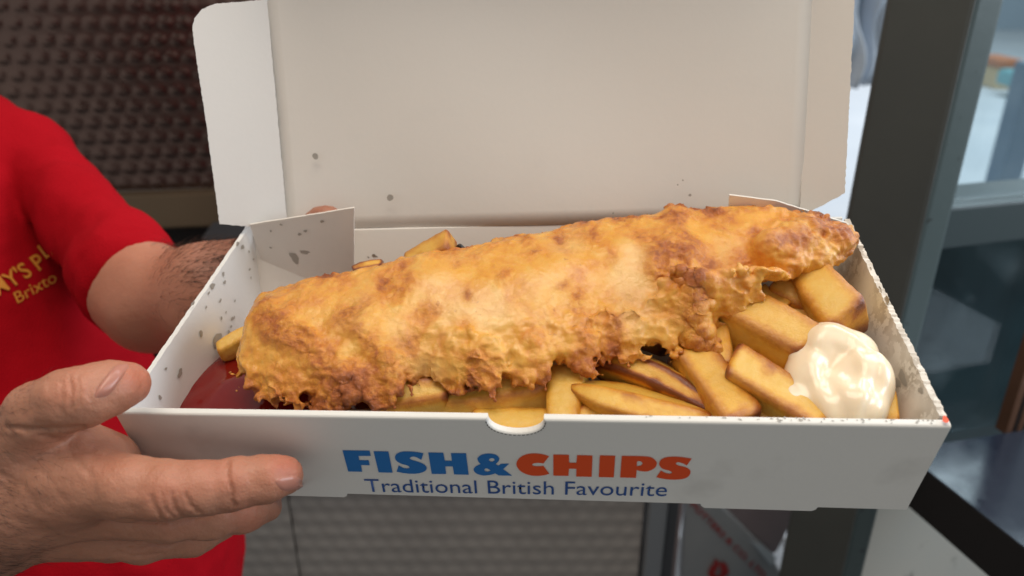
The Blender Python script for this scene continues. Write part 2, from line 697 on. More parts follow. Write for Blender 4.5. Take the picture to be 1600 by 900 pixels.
# corner flaps standing behind the side panels
q1, q2 = ly(390, 351, BD - 0.007), ly(553, 325, BD - 0.0185)
fl = jag([q1, (q1[0], BD - 0.007, 0.004), (q2[0] - 0.004, BD - 0.0185, 0.004), ly(553, 420, BD - 0.0185), q2], 0.0022, 0.00012, 3)
flapL = slab('corner_flap', fl, (0, 0.0011, 0), M_BOARD_IN, BOX)
r1, r2 = ly(1327, 350, BD - 0.006), ly(1140, 305, BD - 0.010)
r3 = ly(1212, 314, BD - 0.009)
fl = jag([r1, r3, r2, (r2[0], BD - 0.008, 0.006), (r1[0], BD - 0.004, 0.004)], 0.0022, 0.00012, 5)
flapR = slab('corner_flap', fl, (0, 0.0011, 0), M_BOARD_IN, BOX)

# lid: hinged at the back, leaning 25 degrees away
LA = math.radians(25)
LN = 0.150


def lid_pt(x, s, bow=0.0):
    return np.array([x, BD + 0.0006 + math.sin(LA) * s + math.cos(LA) * bow, (hz0 + hz1) / 2 + (x / 0.31) * (hz1 - hz0) + math.cos(LA) * s - math.sin(LA) * bow])


def grid_solid(name, fn, nu, nv, mat, parent, thick):
    V = [fn(u / nu, v / nv, 0) for v in range(nv + 1) for u in range(nu + 1)] + [fn(u / nu, v / nv, thick) for v in range(nv + 1) for u in range(nu + 1)]
    n = (nu + 1) * (nv + 1)
    F = []
    for v in range(nv):
        for u in range(nu):
            a = v * (nu + 1) + u
            F.append((a, a + 1, a + nu + 2, a + nu + 1))
            F.append((n + a, n + a + nu + 1, n + a + nu + 2, n + a + 1))
    ring = [u for u in range(nu + 1)] + [v * (nu + 1) + nu for v in range(1, nv + 1)] + [nv * (nu + 1) + u for u in range(nu - 1, -1, -1)] + [v * (nu + 1) for v in range(nv - 1, 0, -1)]
    for i in range(len(ring)):
        a, b = ring[i], ring[(i + 1) % len(ring)]
        F.append((b, a, n + a, n + b))
    o = mk(name, V, F, mat, parent, smooth=False)
    return o


LXL, LXR = -0.1315, 0.1330


def lid_fn(u, v, t):
    x = LXL + (LXR - LXL) * u
    s = LN * v
    bow = 0.0022 * math.sin(math.pi * u) * math.sin(math.pi * min(v, 1)) + 0.0009 * math.sin(u * 9 + v * 4)
    return lid_pt(x, s, bow + t)


LID = grid_solid('lid', lid_fn, 40, 20, M_BOARD_IN, BOX, 0.0014)
for p in LID.data.polygons:
    p.use_smooth = True
# the lid's front flap, bent forward above the picture
CR = math.radians(62)


def lidflap(u, v, t):
    x = LXL + 0.004 + (LXR - LXL - 0.008) * u
    a = LA - CR * min(1.0, v * 2.2)
    base = lid_pt(x, LN + 0.0003)
    s = 0.042 * v
    return base + np.array([0, -math.sin(CR - LA) * s + 0.004 * v * v - t * 0.2, math.cos(CR - LA) * s + t])


grid_solid('lid_tuck_flap', lidflap, 24, 8, M_BOARD_IN, LID, 0.0013)


def on_lid(px, py):
    n = np.array([0, math.cos(LA), -math.sin(LA)])
    p0 = lid_pt(0, 0)
    r = BA.T @ wray(px, py)
    return LO + r * (np.dot(n, p0 - LO) / np.dot(n, r))


def cl(px, py, d):
    return w2l(cpt(px, py, d))


def depth_of(pl_):
    w = BA @ np.asarray(pl_) + BT
    return float((CW.T @ (w - CAM))[2])


ca, cb = lid_pt(LXL + 0.0006, 0.0005, -0.0001), lid_pt(LXL + 0.0006, 0.120, -0.0001)
da, db = depth_of(ca), depth_of(cb)
# left lid flap, turned inwards
pts = [ca, cl(343, 350, da - 0.014), cl(322, 190, (da + db) / 2 - 0.015), cl(303, 62, db - 0.014), cl(301, 40, db - 0.014), cl(304, 27, db - 0.0135), cl(316, 13, db - 0.012), cl(336, 5, db - 0.010)]
pts.append(lid_pt(LXL + 0.0006, 0.1175, -0.0001))
e1 = np.asarray(pts[1]) - pts[0]
nfl = np.cross(e1, pts[-1] - pts[0])
nfl /= np.linalg.norm(nfl)
pts = [p - nfl * np.dot(nfl, p - pts[0]) for p in pts]
if np.dot(nfl, np.array([0, 1, 0])) < 0:
    nfl = -nfl
slab('lid_side_flap', jag(pts, 0.0013, 0.00016, 6), nfl * 0.0013, M_BOARD, LID)
# right lid flap
ca, cb = lid_pt(LXR - 0.0006, 0.003, -0.0001), lid_pt(LXR - 0.0006, 0.140, -0.0001)
da, db = depth_of(ca), depth_of(cb)
pts = [ca, cl(1266, 331, da - 0.002), cl(1320, 302, da - 0.010), cl(1335, 0, db - 0.006), cl(1338, -70, db - 0.008), cb]
e1 = np.asarray(pts[2]) - pts[0]
nfl = np.cross(e1, pts[-1] - pts[0])
nfl /= np.linalg.norm(nfl)
pts = [p - nfl * np.dot(nfl, p - pts[0]) for p in pts]
if np.dot(nfl, np.array([0, 1, 0])) < 0:
    nfl = -nfl
slab('lid_side_flap', jag(pts, 0.0012, 0.00022, 7), nfl * 0.0014, M_BOARD_IN, LID)


def on_plane(px, py, a, b, c):
    n_ = np.cross(np.asarray(b, float) - a, np.asarray(c, float) - a)
    n_ /= np.linalg.norm(n_)
    r = BA.T @ wray(px, py)
    return LO + r * (np.dot(n_, np.asarray(a) - LO) / np.dot(n_, r))


def left_at(px, py):
    e = 0.0022
    return on_plane(px, py, (-0.1510 + e, 0.0005, 0.0025), (-0.1490 + e, BD - 0.012, 0.0025), (-0.1552 + e, 0.0005, BH - 0.0005))


def right_at(px, py):
    return on_plane(px, py, (0.1415, 0.0045, 0.0025), (0.1415, BD - 0.012, 0.0025), (0.1540, 0.0045, BH + 0.0004))


# grease spots: flat irregular marks lying on the board
def blot(parent, c, u, v, ru, rv, seed, nrm, irr=1.0, name='grease_spot', mat=None):
    rs = np.random.RandomState(seed)
    k = 16
    ph = rs.uniform(0, 6.28, 3)
    V = [np.asarray(c) + nrm * 0.00022]
    for i in range(k):
        a = 2 * math.pi * i / k
        r = 1 + irr * (0.22 * math.sin(2 * a + ph[0]) + 0.14 * math.sin(3 * a + ph[1]) + 0.09 * math.sin(5 * a + ph[2]))
        V.append(np.asarray(c) + u * (ru * r * math.cos(a)) + v * (rv * r * math.sin(a)) + nrm * 0.00022)
    F = [(0, i + 1, (i + 1) % k + 1) for i in range(k)]
    mk(name, V, F, mat or M_GREASE, parent, smooth=False)


EX, EY, EZ = np.eye(3)
lu = np.array([0, math.sin(LA), math.cos(LA)])
ln = np.array([0, -math.cos(LA), math.sin(LA)])
sd = 20
for (px, py, r) in ((494, 244, 0.0016), (612, 308, 0.0017), (374, 228, 0.0006), (1077, 304, 0.0007), (1066, 281, 0.0004), (958, 332, 0.0005), (1058, 288, 0.0004), (424, 258, 0.0005)):
    if px < 440:
        continue
    blot(LID, on_lid(px, py) + ln * 0.0031 * (1 if 500 < px < 1200 else 0.4), EX, lu, r, r, sd, ln * 0, 0.25)
    sd += 1
for (px, py, ru, rv) in ((370, 381, .0011, .0018), (378, 386, .0011, .0019), (388, 393, .0005, .0009), (348, 428, .0008, .0016), (331, 447, .0011, .0030), (350, 441, .0009, .0014), (313, 521, .0012, .0019), (338, 531, .0028, .0048), (280, 583, .0013, .0028), (258, 576, .0006, .0010), (249, 621, .0009, .0012), (345, 497, .0007, .0010), (360, 510, .0006, .0011), (362, 498, .0008, .0018), (389, 421, .0006, .0012), (343, 470, .0006, .0015), (300, 474, .0008, .0020), (321, 480, .0005, .0010), (391, 434, .0005, .0009), (365, 496, .0006, .001), (357, 520, .0010, .0016), (366, 470, .0005, .0009), (352, 488, .0004, .0008), (325, 458, .0006, .0012), (395, 405, .0004, .0008)):
    blot(left, left_at(px, py), EY, EZ + EX * -0.075, rv * 0.8, ru * 1.1, sd, EX * 2)
    sd += 1
TU = np.array([q2[0] - q1[0], q2[1] - q1[1], 0])
TU /= np.linalg.norm(TU)
TNn = np.array([TU[1], -TU[0], 0])


def tab_at(px, py):
    r = BA.T @ wray(px, py)
    return LO + r * (np.dot(TNn, q1 - LO) / np.dot(TNn, r))


for (px, py, ru, rv) in ((461, 402, .0028, .0030), (477, 393, .0034, .0010), (520, 401, .0020, .0021), (511, 407, .0034, .0009), (478, 360, .0010, .0008), (469, 365, .0011, .0008), (504, 345, .0010, .0008), (440, 350, .0007, .0006), (424, 360, .0006, .0006), (424, 386, .0007, .0006), (494, 388, .0014, .0006), (515, 396, .0015, .0008)):
    blot(flapL, tab_at(px, py), TU, EZ, ru, rv, sd, TNn * 3)
    sd += 1
for (px, py, ru, rv) in ((586, 400, .0016, .0014), (576, 401, .0005, .0005), (690, 372, .0006, .0005)):
    blot(back, on_plane(px, py, (-0.15, BD - 0.024, 0.002), (0.149, BD - 0.024, 0.002), (-0.1535, BD, hz0)), EX, EZ, ru, rv, sd, -EY * 3)
    sd += 1
for (px, py, ru, rv) in ((1178, 322, .0007, .0010), (1184, 326, .0006, .0012), (1172, 329, .0005, .0006), (1220, 331, .0006, .0009)):
    blot(flapR, ly(px, py, BD - 0.0098), EX, EZ, ru, rv, sd, -EY * 4)
    sd += 1
for (px, py, ru, rv) in ((1338, 417, .0022, .0034), (1360, 422, .0016, .0026), (1376, 461, .0022, .0042), (1386, 470, .0016, .0034), (1412, 590, .0020, .0035), (1404, 598, .0014, .0026), (1346, 440, .0012, .0016), (1395, 520, .0012, .0020), (1418, 560, .0012, .0022), (1372, 500, .0010, .0018), (1440, 610, .0010, .0016), (1334, 395, .0014, .0020)):
    blot(right, right_at(px, py), EY, EZ + EX * 0.26, rv, ru, sd, -EX * 2)
    sd += 1
rs = np.random.RandomState(12)
for k in range(46):
    xx = 0.045 + 0.108 * rs.uniform(0, 1) ** 0.6
    blot(front, np.array([xx, 0.0018 + rs.uniform(-.0008, .0009), BH]), EX, EY, rs.uniform(.0002, .0006), rs.uniform(.0002, .0005), 300 + k, EZ * 0.8)
# small orange corner mark
blot(front, np.array([BW / 2 - 0.0002, 0.0020, BH + 0.0004]), EX, EY, 0.0010, 0.0017, 9, EZ * 4, 0.6, 'orange_mark', M_ORANGE)


# ---- printed lettering on the front panel
def catmull(pts, per=5, closed=True):
    pts = [np.asarray(p, float) for p in pts]
    n = len(pts)
    o = []
    for i in range(n):
        p0, p1, p2, p3 = pts[(i - 1) % n], pts[i], pts[(i + 1) % n], pts[(i + 2) % n]
        for j in range(per):
            t = j / per
            o.append(0.5 * ((2 * p1) + (p2 - p0) * t + (2 * p0 - 5 * p1 + 4 * p2 - p3) * t * t + (3 * p1 - p0 - 3 * p2 + p3) * t ** 3))
    return o


def glyph(name, loops, ox, oy, mat, parent, fn):
    """loops of zoomed photo positions; each loop: list of (x, y) or (x, y, 1) for a sharp corner"""
    cu = bpy.data.curves.new(name, 'CURVE')
    cu.dimensions = '2D'
    cu.fill_mode = 'BOTH'
    for lp in loops:
        # smooth between points not marked as corners
        pts = []
        n = len(lp)
        for i in range(n):
            p1, p2 = lp[i], lp[(i + 1) % n]
            a = np.array(p1[:2], float)
            b = np.array(p2[:2], float)
            c1, c2 = len(p1) > 2, len(p2) > 2
            pts.append(a)
            if c1 and c2:
                continue
            m1 = np.zeros(2) if c1 else (b - np.array(lp[i - 1][:2], float)) * 0.5
            m2 = np.zeros(2) if c2 else (np.array(lp[(i + 2) % n][:2], float) - a) * 0.5
            if c1:
                m1 = (b - a) - 0.5 * m2
            if c2:
                m2 = (b - a) - 0.5 * m1
            for j in range(1, 6):
                t = j / 6
                pts.append((2 * t ** 3 - 3 * t * t + 1) * a + (t ** 3 - 2 * t * t + t) * m1 + (-2 * t ** 3 + 3 * t * t) * b + (t ** 3 - t * t) * m2)
        sp = cu.splines.new('POLY')
        sp.points.add(len(pts) - 1)
        for q, p in zip(sp.points, pts):
            q.co = (p[0] * 0.01, -p[1] * 0.01, 0, 1)
        sp.use_cyclic_u = True
    tmp = bpy.data.objects.new('tmp', cu)
    me = bpy.data.meshes.new_from_object(tmp)
    V = np.empty(len(me.vertices) * 3, np.float32)
    me.vertices.foreach_get('co', V)
    V = V.reshape(-1, 3)
    W = [fn(ox + v[0] * 100 * 0.0875, oy - v[1] * 100 * 0.0875) for v in V]
    for v, w in zip(me.vertices, W):
        v.co = w
    me.name = name
    o = link(name, me, mat, parent)
    bpy.data.objects.remove(tmp)
    bpy.data.curves.remove(cu)
    return o


FY = -0.00028
pf = lambda px, py: tuple(ly(px, py, FY))
c_ = lambda s: [(x, y, 1) for x, y in s]
gF = [c_([(58, 100), (540, 106), (562, 200), (345, 200), (356, 276), (525, 278), (545, 366), (388, 362), (408, 482), (160, 478)])]
gI = [c_([(612, 116), (878, 120), (952, 500), (704, 494)])]
gS = [[(1504, 152, 1), (1466, 270, 1), (1380, 225), (1310, 212), (1262, 236), (1290, 268), (1420, 308), (1520, 355), (1562, 415), (1530, 470), (1430, 508), (1300, 518), (1150, 505), (1026, 480, 1), (1062, 368, 1), (1140, 412), (1215, 424), (1256, 405), (1220, 372), (1100, 335), (1020, 285), (996, 220), (1030, 160), (1120, 126), (1240, 120), (1380, 132)]]
gH = [c_([(104, 138), (372, 144), (400, 286), (528, 288), (508, 150), (778, 152), (826, 536), (566, 530), (542, 388), (408, 386), (424, 522), (166, 522)])]
gA = [[(1305, 345, 1), (1360, 290), (1368, 235), (1310, 180), (1190, 158), (1060, 178), (985, 240), (1000, 300), (1040, 345, 1), (950, 390), (914, 445), (960, 510), (1080, 548), (1210, 538), (1300, 512, 1), (1365, 548, 1), (1600, 552, 1), (1442, 436, 1), (1550, 338, 1), (1400, 342, 1), (1355, 375, 1)],
      [(1235, 240), (1190, 262), (1200, 292), (1245, 302), (1285, 280), (1280, 250)],
      [(1150, 422), (1108, 440), (1125, 472), (1165, 480), (1220, 462, 1)]]
gC = [[(662, 208, 1), (560, 335, 1), (490, 325), (410, 328), (365, 345), (365, 368), (410, 382), (490, 384), (560, 376, 1), (665, 518, 1), (560, 546), (420, 556), (270, 530), (140, 460), (78, 350), (130, 240), (260, 172), (420, 156), (560, 174)]]
gH2 = [c_([(738, 176), (1016, 180), (1022, 322), (1150, 324), (1162, 186), (1438, 194), (1422, 572), (1146, 568), (1150, 430), (1016, 428), (1008, 556), (738, 552)])]
gI2 = [c_([(-88, 134), (186, 140), (160, 526), (-108, 520)])]
gP = [[(304, 144, 1), (700, 150), (850, 180), (930, 270), (880, 365), (740, 420), (570, 396, 1), (556, 534, 1), (274, 528, 1)],
      [(578, 238, 1), (640, 240), (674, 275), (640, 315), (568, 322, 1)]]
gS2 = [[(1552, 192, 1), (1462, 315, 1), (1390, 275), (1310, 256), (1266, 276), (1310, 312), (1440, 345), (1520, 395), (1520, 475), (1440, 540), (1280, 566), (1100, 558), (920, 524, 1), (1002, 404, 1), (1080, 445), (1160, 462), (1200, 438), (1150, 405), (1030, 370), (972, 295), (1000, 215), (1100, 168), (1240, 156), (1400, 168)]]
for g, ox, oy, mt in ((gF, 530, 695, M_BLUE), (gI, 530, 695, M_BLUE), (gS, 530, 695, M_BLUE), (gH, 660, 695, M_BLUE), (gA, 660, 695, M_BLUE), (gC, 800, 695, M_ORANGE), (gH2, 800, 695, M_ORANGE), (gI2, 945, 700, M_ORANGE), (gP, 945, 700, M_ORANGE), (gS2, 945, 700, M_ORANGE)):
    glyph('printed_letter', g, ox, oy, mt, front, pf)


def text_mesh(s, size=1.0, spacing=1.0, offset=0.0, shear=0.0):
    cu = bpy.data.curves.new('t', 'FONT')
    cu.body = s
    cu.size = size
    cu.space_character = spacing
    cu.offset = offset
    cu.shear = shear
    cu.resolution_u = 4
    tmp = bpy.data.objects.new('tmp', cu)
    me = bpy.data.meshes.new_from_object(tmp)
    V = np.empty(len(me.vertices) * 3, np.float32)
    me.vertices.foreach_get('co', V)
    bpy.data.objects.remove(tmp)
    bpy.data.curves.remove(cu)
    return me, V.reshape(-1, 3)


me, V = text_mesh('Traditional British Favourite', offset=-0.002)
mn, mxx = V.min(0), V.max(0)
capH = 0.729
A0, A1 = ly(573, 769, FY), ly(1041, 776, FY)      # baseline ends
A2 = ly(575, 748, FY)
uu = (A1 - A0) / (mxx[0] - mn[0])
vv = (A2 - A0) / capH
vv = np.array([vv[0] * 0.2, 0, vv[2]])
A0 = A0 + vv * 0.02
for v, p in zip(me.vertices, V):
    v.co = tuple(A0 + uu * (p[0] - mn[0]) + vv * p[1] + np.array([0, -0.00002, 0]))
link('printed_words', me, M_NAVY, front)

# ================================================================== THE FISH
fxs = np.array([-.126, -.117, -.095, -.07, -.050, -.042, -.02, 0, .02, .04, .065, .08, .1, .12, .135, .152])
fyf = np.array([.039, .029, .020, .0185, .022, .032, .029, .031, .038, .044, .054, .063, .078, .088, .092, .096])
fyb = np.array([.066, .073, .081, .089, .095, .097, .104, .110, .116, .121, .127, .128, .128, .125, .121, .114])
fzb = np.array([.039, .0395, .040, .040, .041, .0425, .0425, .0425, .0435, .0445, .047, .050, .053, .055, .055, .054])
fht = np.array([.016, .0200, .0230, .0240, .0242, .0242, .0242, .0240, .0235, .0225, .0200, .0168, .0140, .0118, .0100, .008])


def fq(px, py, z=0.064):
    return lz(px, py, z)[:2]


FRILL = []          # thin crust edges: two ends and radii, flattened
for (a, b, r0, r1, fl_) in (
        (lz(410, 560, .048), lz(425, 600, .044), .010, .0070, .36),
        (lz(455, 585, .047), lz(462, 614, .044), .011, .0075, .30),
        (lz(520, 585, .047), lz(515, 618, .0425), .012, .0085, .30),
        (lz(585, 580, .047), lz(592, 614, .0425), .011, .0075, .30),
        (lz(650, 565, .048), lz(655, 582, .045), .007, .0040, .34),
        (lz(700, 570, .048), lz(710, 592, .044), .007, .0040, .34),
        (lz(750, 575, .048), lz(765, 598, .044), .008, .0045, .34),
        (lz(830, 560, .048), lz(838, 580, .045), .007, .0040, .34),
        (lz(905, 545, .049), lz(910, 562, .046), .008, .0040, .34),
        (lz(975, 525, .050), lz(985, 546, .046), .009, .0045, .34),
        (lz(1035, 515, .051), lz(1045, 532, .048), .008, .0040, .34),
        (lz(1070, 465, .060), lz(1084, 512, .050), .011, .0075, .30),
        (lz(1084, 508, .051), lz(1100, 550, .043), .0075, .0035, .30),
        (lz(1120, 460, .060), lz(1150, 486, .053), .011, .0075, .30),
        (lz(1160, 455, .060), lz(1178, 472, .055), .009, .0050, .30),
        (lz(1190, 430, .062), lz(1228, 434, .058), .009, .0030, .30)):
    FRILL.append((a, b, r0, r1, fl_))
LUMP = [(lz(1205, 385, .066), .0075), (lz(1240, 380, .064), .0075), (lz(1275, 388, .061), .0070), (lz(1300, 376, .061), .0075), (lz(1262, 362, .064), .0065), (lz(1318, 374, .058), .0065), (lz(1230, 408, .060), .006), (lz(1268, 406, .057), .006), (lz(1300, 400, .055), .006)]


def fish_core(P):
    x, y, z = P[:, 0], P[:, 1], P[:, 2]
    yf, yb = np.interp(x, fxs, fyf), np.interp(x, fxs, fyb)
    zb, ht = np.interp(x, fxs, fzb), np.interp(x, fxs, fht)
    yc, wy = (yf + yb) / 2, (yb - yf) / 2
    zb = zb + (y - yc) * 0.10
    e = 2.4
    t = np.clip((y - yf) / (yb - yf), 0, 1)
    tw = 2 * (0.45 * t + 0.55 * t ** 2.0) - 1
    tw = np.where(y < yf, -1 + (y - yf) / wy, np.where(y > yb, 1 + (y - yb) / wy, tw))
    r = (np.abs(tw) ** e + (np.abs(z - zb) / ht) ** e) ** (1 / e)
    d = (r - 1) * ht * 0.8
    d = smax(d, zb - z, 0.004)
    d = smax(d, np.maximum(-.124 - x, x - .149), 0.014)
    return d


def fish_sdf(P):
    d = fish_core(P)
    band = d < 0.022
    Q = P[band]
    db = d[band]
    f = np.full(len(Q), 1.0, np.float32)
    for a, b, r0, r1, fl_ in FRILL:
        ax = (b - a) / np.linalg.norm(b - a)
        nrm = np.cross(ax, EX)
        nrm /= np.linalg.norm(nrm)
        q = Q - a
        q = q + np.outer(q @ nrm, nrm) * (1 / fl_ - 1)
        f = np.minimum(f, cone(q.astype(np.float32), np.zeros(3), b - a, r0, r1) * fl_)
    k_ = f < 0.008
    f[k_] += noise(Q[k_], 190, 3) * 0.0016 + noise(Q[k_], 430, 4) * 0.0007
    db = smin(db, f, 0.006)
    for c, r in LUMP:
        db = smin(db, np.linalg.norm(Q - c, axis=1) - r, 0.006)
    # ragged lower edge: ruffles that open towards the front
    low = sstep(-Q[:, 2], -0.052, -0.041)
    k_ = (low > 0) & (np.abs(db) < 0.008)
    q = Q[k_] * np.array([1, .9, .8], np.float32)
    db[k_] += low[k_] * (noise(q, 150, 9) * 0.0024 + noise(q, 380, 8) * 0.0016)
    # holes through the thin skirt
    for hx, hy, hr in ((478, 620, .0024), (560, 642, .0052)):
        c = lz(hx, hy, 0.040)
        rd = BA.T @ wray(hx, hy)
        rd = rd / np.linalg.norm(rd)
        q = Q - c
        dd = np.linalg.norm(q - np.outer(q @ rd, rd), axis=1) - hr
        db = smax(db, np.where(np.abs(q @ rd) < 0.016, -dd, -1.0), 0.001)
    # crisp uneven rim along the back
    bk = sstep(Q[:, 1] - np.interp(Q[:, 0], fxs, fyb), -0.010, 0.0)
    k_ = (bk > 0) & (np.abs(db) < 0.008)
    db[k_] += bk[k_] * (noise(Q[k_], 130, 19) * 0.0022 + noise(Q[k_], 300, 18) * 0.0013)
    db = smax(db, 0.0046 - Q[:, 1], 0.0015)
    d[band] = db
    return d


V, F = nets(fish_sdf, (-.142, -.004, .018), (.166, .140, .090), 0.00074, 0.005)
V = relax(V, F, 1, 0.5)
N = vnormals(V, F)
xy = V[:, :2]
crust = np.zeros(len(V), np.float32)


def blob(px, py, r, w, z=.066):
    global crust
    c = fq(px, py, z)
    q = (xy - c) / np.array([r, r * 1.25])
    crust += 0.62 * w * np.exp(-(q ** 2).sum(1))


def ridge(pts, sig, z=.066):
    return np.exp(-(polydist(xy, [fq(a, b, z) for a, b in pts]) / sig) ** 2)


wob = np.stack([noise(V, 45, 31), noise(V, 45, 32)], 1) * 0.006
xy = xy + wob
# brown fold across the fish and darker places
fold = ridge([(1058, 338), (1062, 380), (1040, 410)], .0075) + ridge([(1040, 410), (1075, 450), (1100, 500), (1095, 545)], .0085, .060)
crust += 0.70 * np.clip(fold, 0, 1.2) * (0.75 + 0.5 * noise(V, 110, 51))
left_r = ridge([(430, 500), (470, 520), (520, 560), (560, 600)], .006, .062) + ridge([(560, 500), (590, 540), (620, 575), (640, 590)], .006, .060) + ridge([(400, 470), (440, 480), (470, 500)], .005, .066)
crust += 0.42 * np.clip(left_r, 0, 1.2) + 0.07 * sstep(-V[:, 0], .030, .075)
for (px, py, r, w) in ((500, 600, .016, .55), (580, 590, .016, .55), (440, 590, .014, .45), (420, 600, .008, .4), (690, 590, .012, .55), (760, 590, .012, .45), (850, 575, .014, .55), (930, 560, .014, .5), (1010, 545, .013, .5), (985, 515, .010, .35), (1180, 470, .014, .5), (1270, 355, .008, .7), (1240, 400, .012, .3), (1310, 360, .010, .65), (620, 455, .005, .45), (680, 505, .004, .4), (760, 520, .006, .45), (950, 408, .005, .45), (1160, 385, .010, .25), (840, 485, .006, .3), (900, 490, .005, .3), (770, 545, .006, .35), (1110, 402, .0045, .75), (410, 545, .006, .4), (470, 445, .008, .25), (535, 430, .006, .3)):
    blob(px, py, r, w)
for (px, py, r, w) in ((545, 470, .004, .6), (590, 440, .004, .5), (660, 470, .0035, .55), (735, 450, .003, .6), (705, 415, .003, .5), (820, 400, .004, .5), (870, 380, .004, .5), (880, 440, .003, .5), (905, 455, .0035, .6), (850, 520, .004, .5), (960, 470, .003, .4), (790, 430, .003, .45), (640, 505, .004, .5), (730, 530, .004, .6), (800, 540, .0045, .5), (690, 550, .004, .4), (960, 500, .004, .4), (1010, 370, .005, .5), (930, 375, .004, .5), (1190, 360, .004, .6), (1130, 350, .005, .4)):
    blob(px, py, r, w * 1.6)
pale = np.zeros(len(V), np.float32)
for (px, py, r) in ((1000, 450, .014), (950, 440, .014), (860, 420, .012), (690, 430, .012), (610, 500, .010), (720, 480, .012), (800, 470, .014), (560, 470, .010), (1000, 400, .008), (1140, 420, .010), (900, 400, .010), (650, 540, .008)):
    c = fq(px, py)
    pale += np.exp(-(((V[:, :2] + wob * 1.3 - c) / r) ** 2).sum(1))
pale = np.clip(pale, 0, 1) * sstep(noise(V, 60, 21), -0.35, 0.3)
edge_low = sstep(-V[:, 2], -0.050, -0.038)
top_back = sstep(V[:, 1] - np.interp(V[:, 0], fxs, fyb), -0.010, -0.001) * 0.55
crust += edge_low * 0.42 + 0.7 * top_back * sstep(noise(V, 90, 61), -0.15, 0.35) + 0.25 * sstep(V[:, 0], .105, .125) * sstep(noise(V, 130, 41), -0.1, 0.4)
crust += 0.22 * sstep(noise(V, 38, 5), 0.12, 0.5)
tt = (V[:, 1] - np.interp(V[:, 0], fxs, fyf)) / (np.interp(V[:, 0], fxs, fyb) - np.interp(V[:, 0], fxs, fyf))
crown = sstep(tt, 0.66, 0.84)
crust += crown * (0.12 + 0.70 * sstep(noise(V, 75, 81), 0.0, 0.45))
rgh = np.clip(crust, 0, 1.2)
pale *= np.clip(1.1 - crust * 1.3, 0, 1)
# relief: swells, folds, blisters and crisp bubbles
disp = noise(V, 26, 11) * 0.0020 + noise(V, 62, 12) * 0.0009 - 0.0006
disp += 0.0034 * np.clip(fold, 0, 1) + 0.0028 * np.clip(left_r, 0, 1)
blis = 1 - worley(V, 175, 2)
blis2 = 1 - worley(V, 330, 5)
Wd = V + np.stack([noise(V, 70, 71), noise(V, 70, 72), noise(V, 70, 73)], 1) * 0.006
flk = np.abs(noise(Wd * np.array([1, 1.3, 1.3], np.float32), 85, 24))
flk2 = np.abs(noise(Wd, 190, 25))
disp += (0.10 + 0.30 * rgh) * 0.0006 * (np.clip(blis, 0, 1) - 0.45)
disp += (0.10 + 0.40 * rgh) * 0.0005 * (np.clip(blis2, 0, 1) - 0.45)
rgh = np.minimum(rgh, 0.75)
disp += (0.10 + rgh) * (0.0010 * (0.30 - flk * 1.6) + 0.0009 * (0.3 - flk2 * 1.8) + 0.0008 * noise(V, 330, 15) + 0.0006 * noise(V, 640, 16))
tail = sstep(V[:, 0], .100, .118)
disp += tail * (0.0030 * noise(V, 85, 91) + 0.0022 * (0.25 - np.abs(noise(Wd, 150, 92))) + 0.0008 * noise(V, 330, 93))
disp += crown * (0.0015 * noise(V, 95, 82) + 0.0008 * noise(V, 240, 83) + 0.0003 * noise(V, 520, 84))
thin = sstep(np.abs(fish_core(V)), 0.002, 0.006)
disp = disp * (1 - 0.45 * thin * edge_low)
V = V + N * disp[:, None]
# small pocks burnt darker, blister tops lighter
crust += 0.12 * (0.45 - np.clip(blis, 0, 1)) + 0.16 * sstep(flk, 0.10, 0.0) * (0.3 + rgh)
FISH = empty('battered_fish', BOXM)
tag(FISH, 'long golden battered fish fillet lying diagonally across the open box', 'fish')
mk('batter_crust', V, F, M_BATTER, FISH, attrs={'crust': np.clip(crust, 0, 1.3), 'pale': pale})


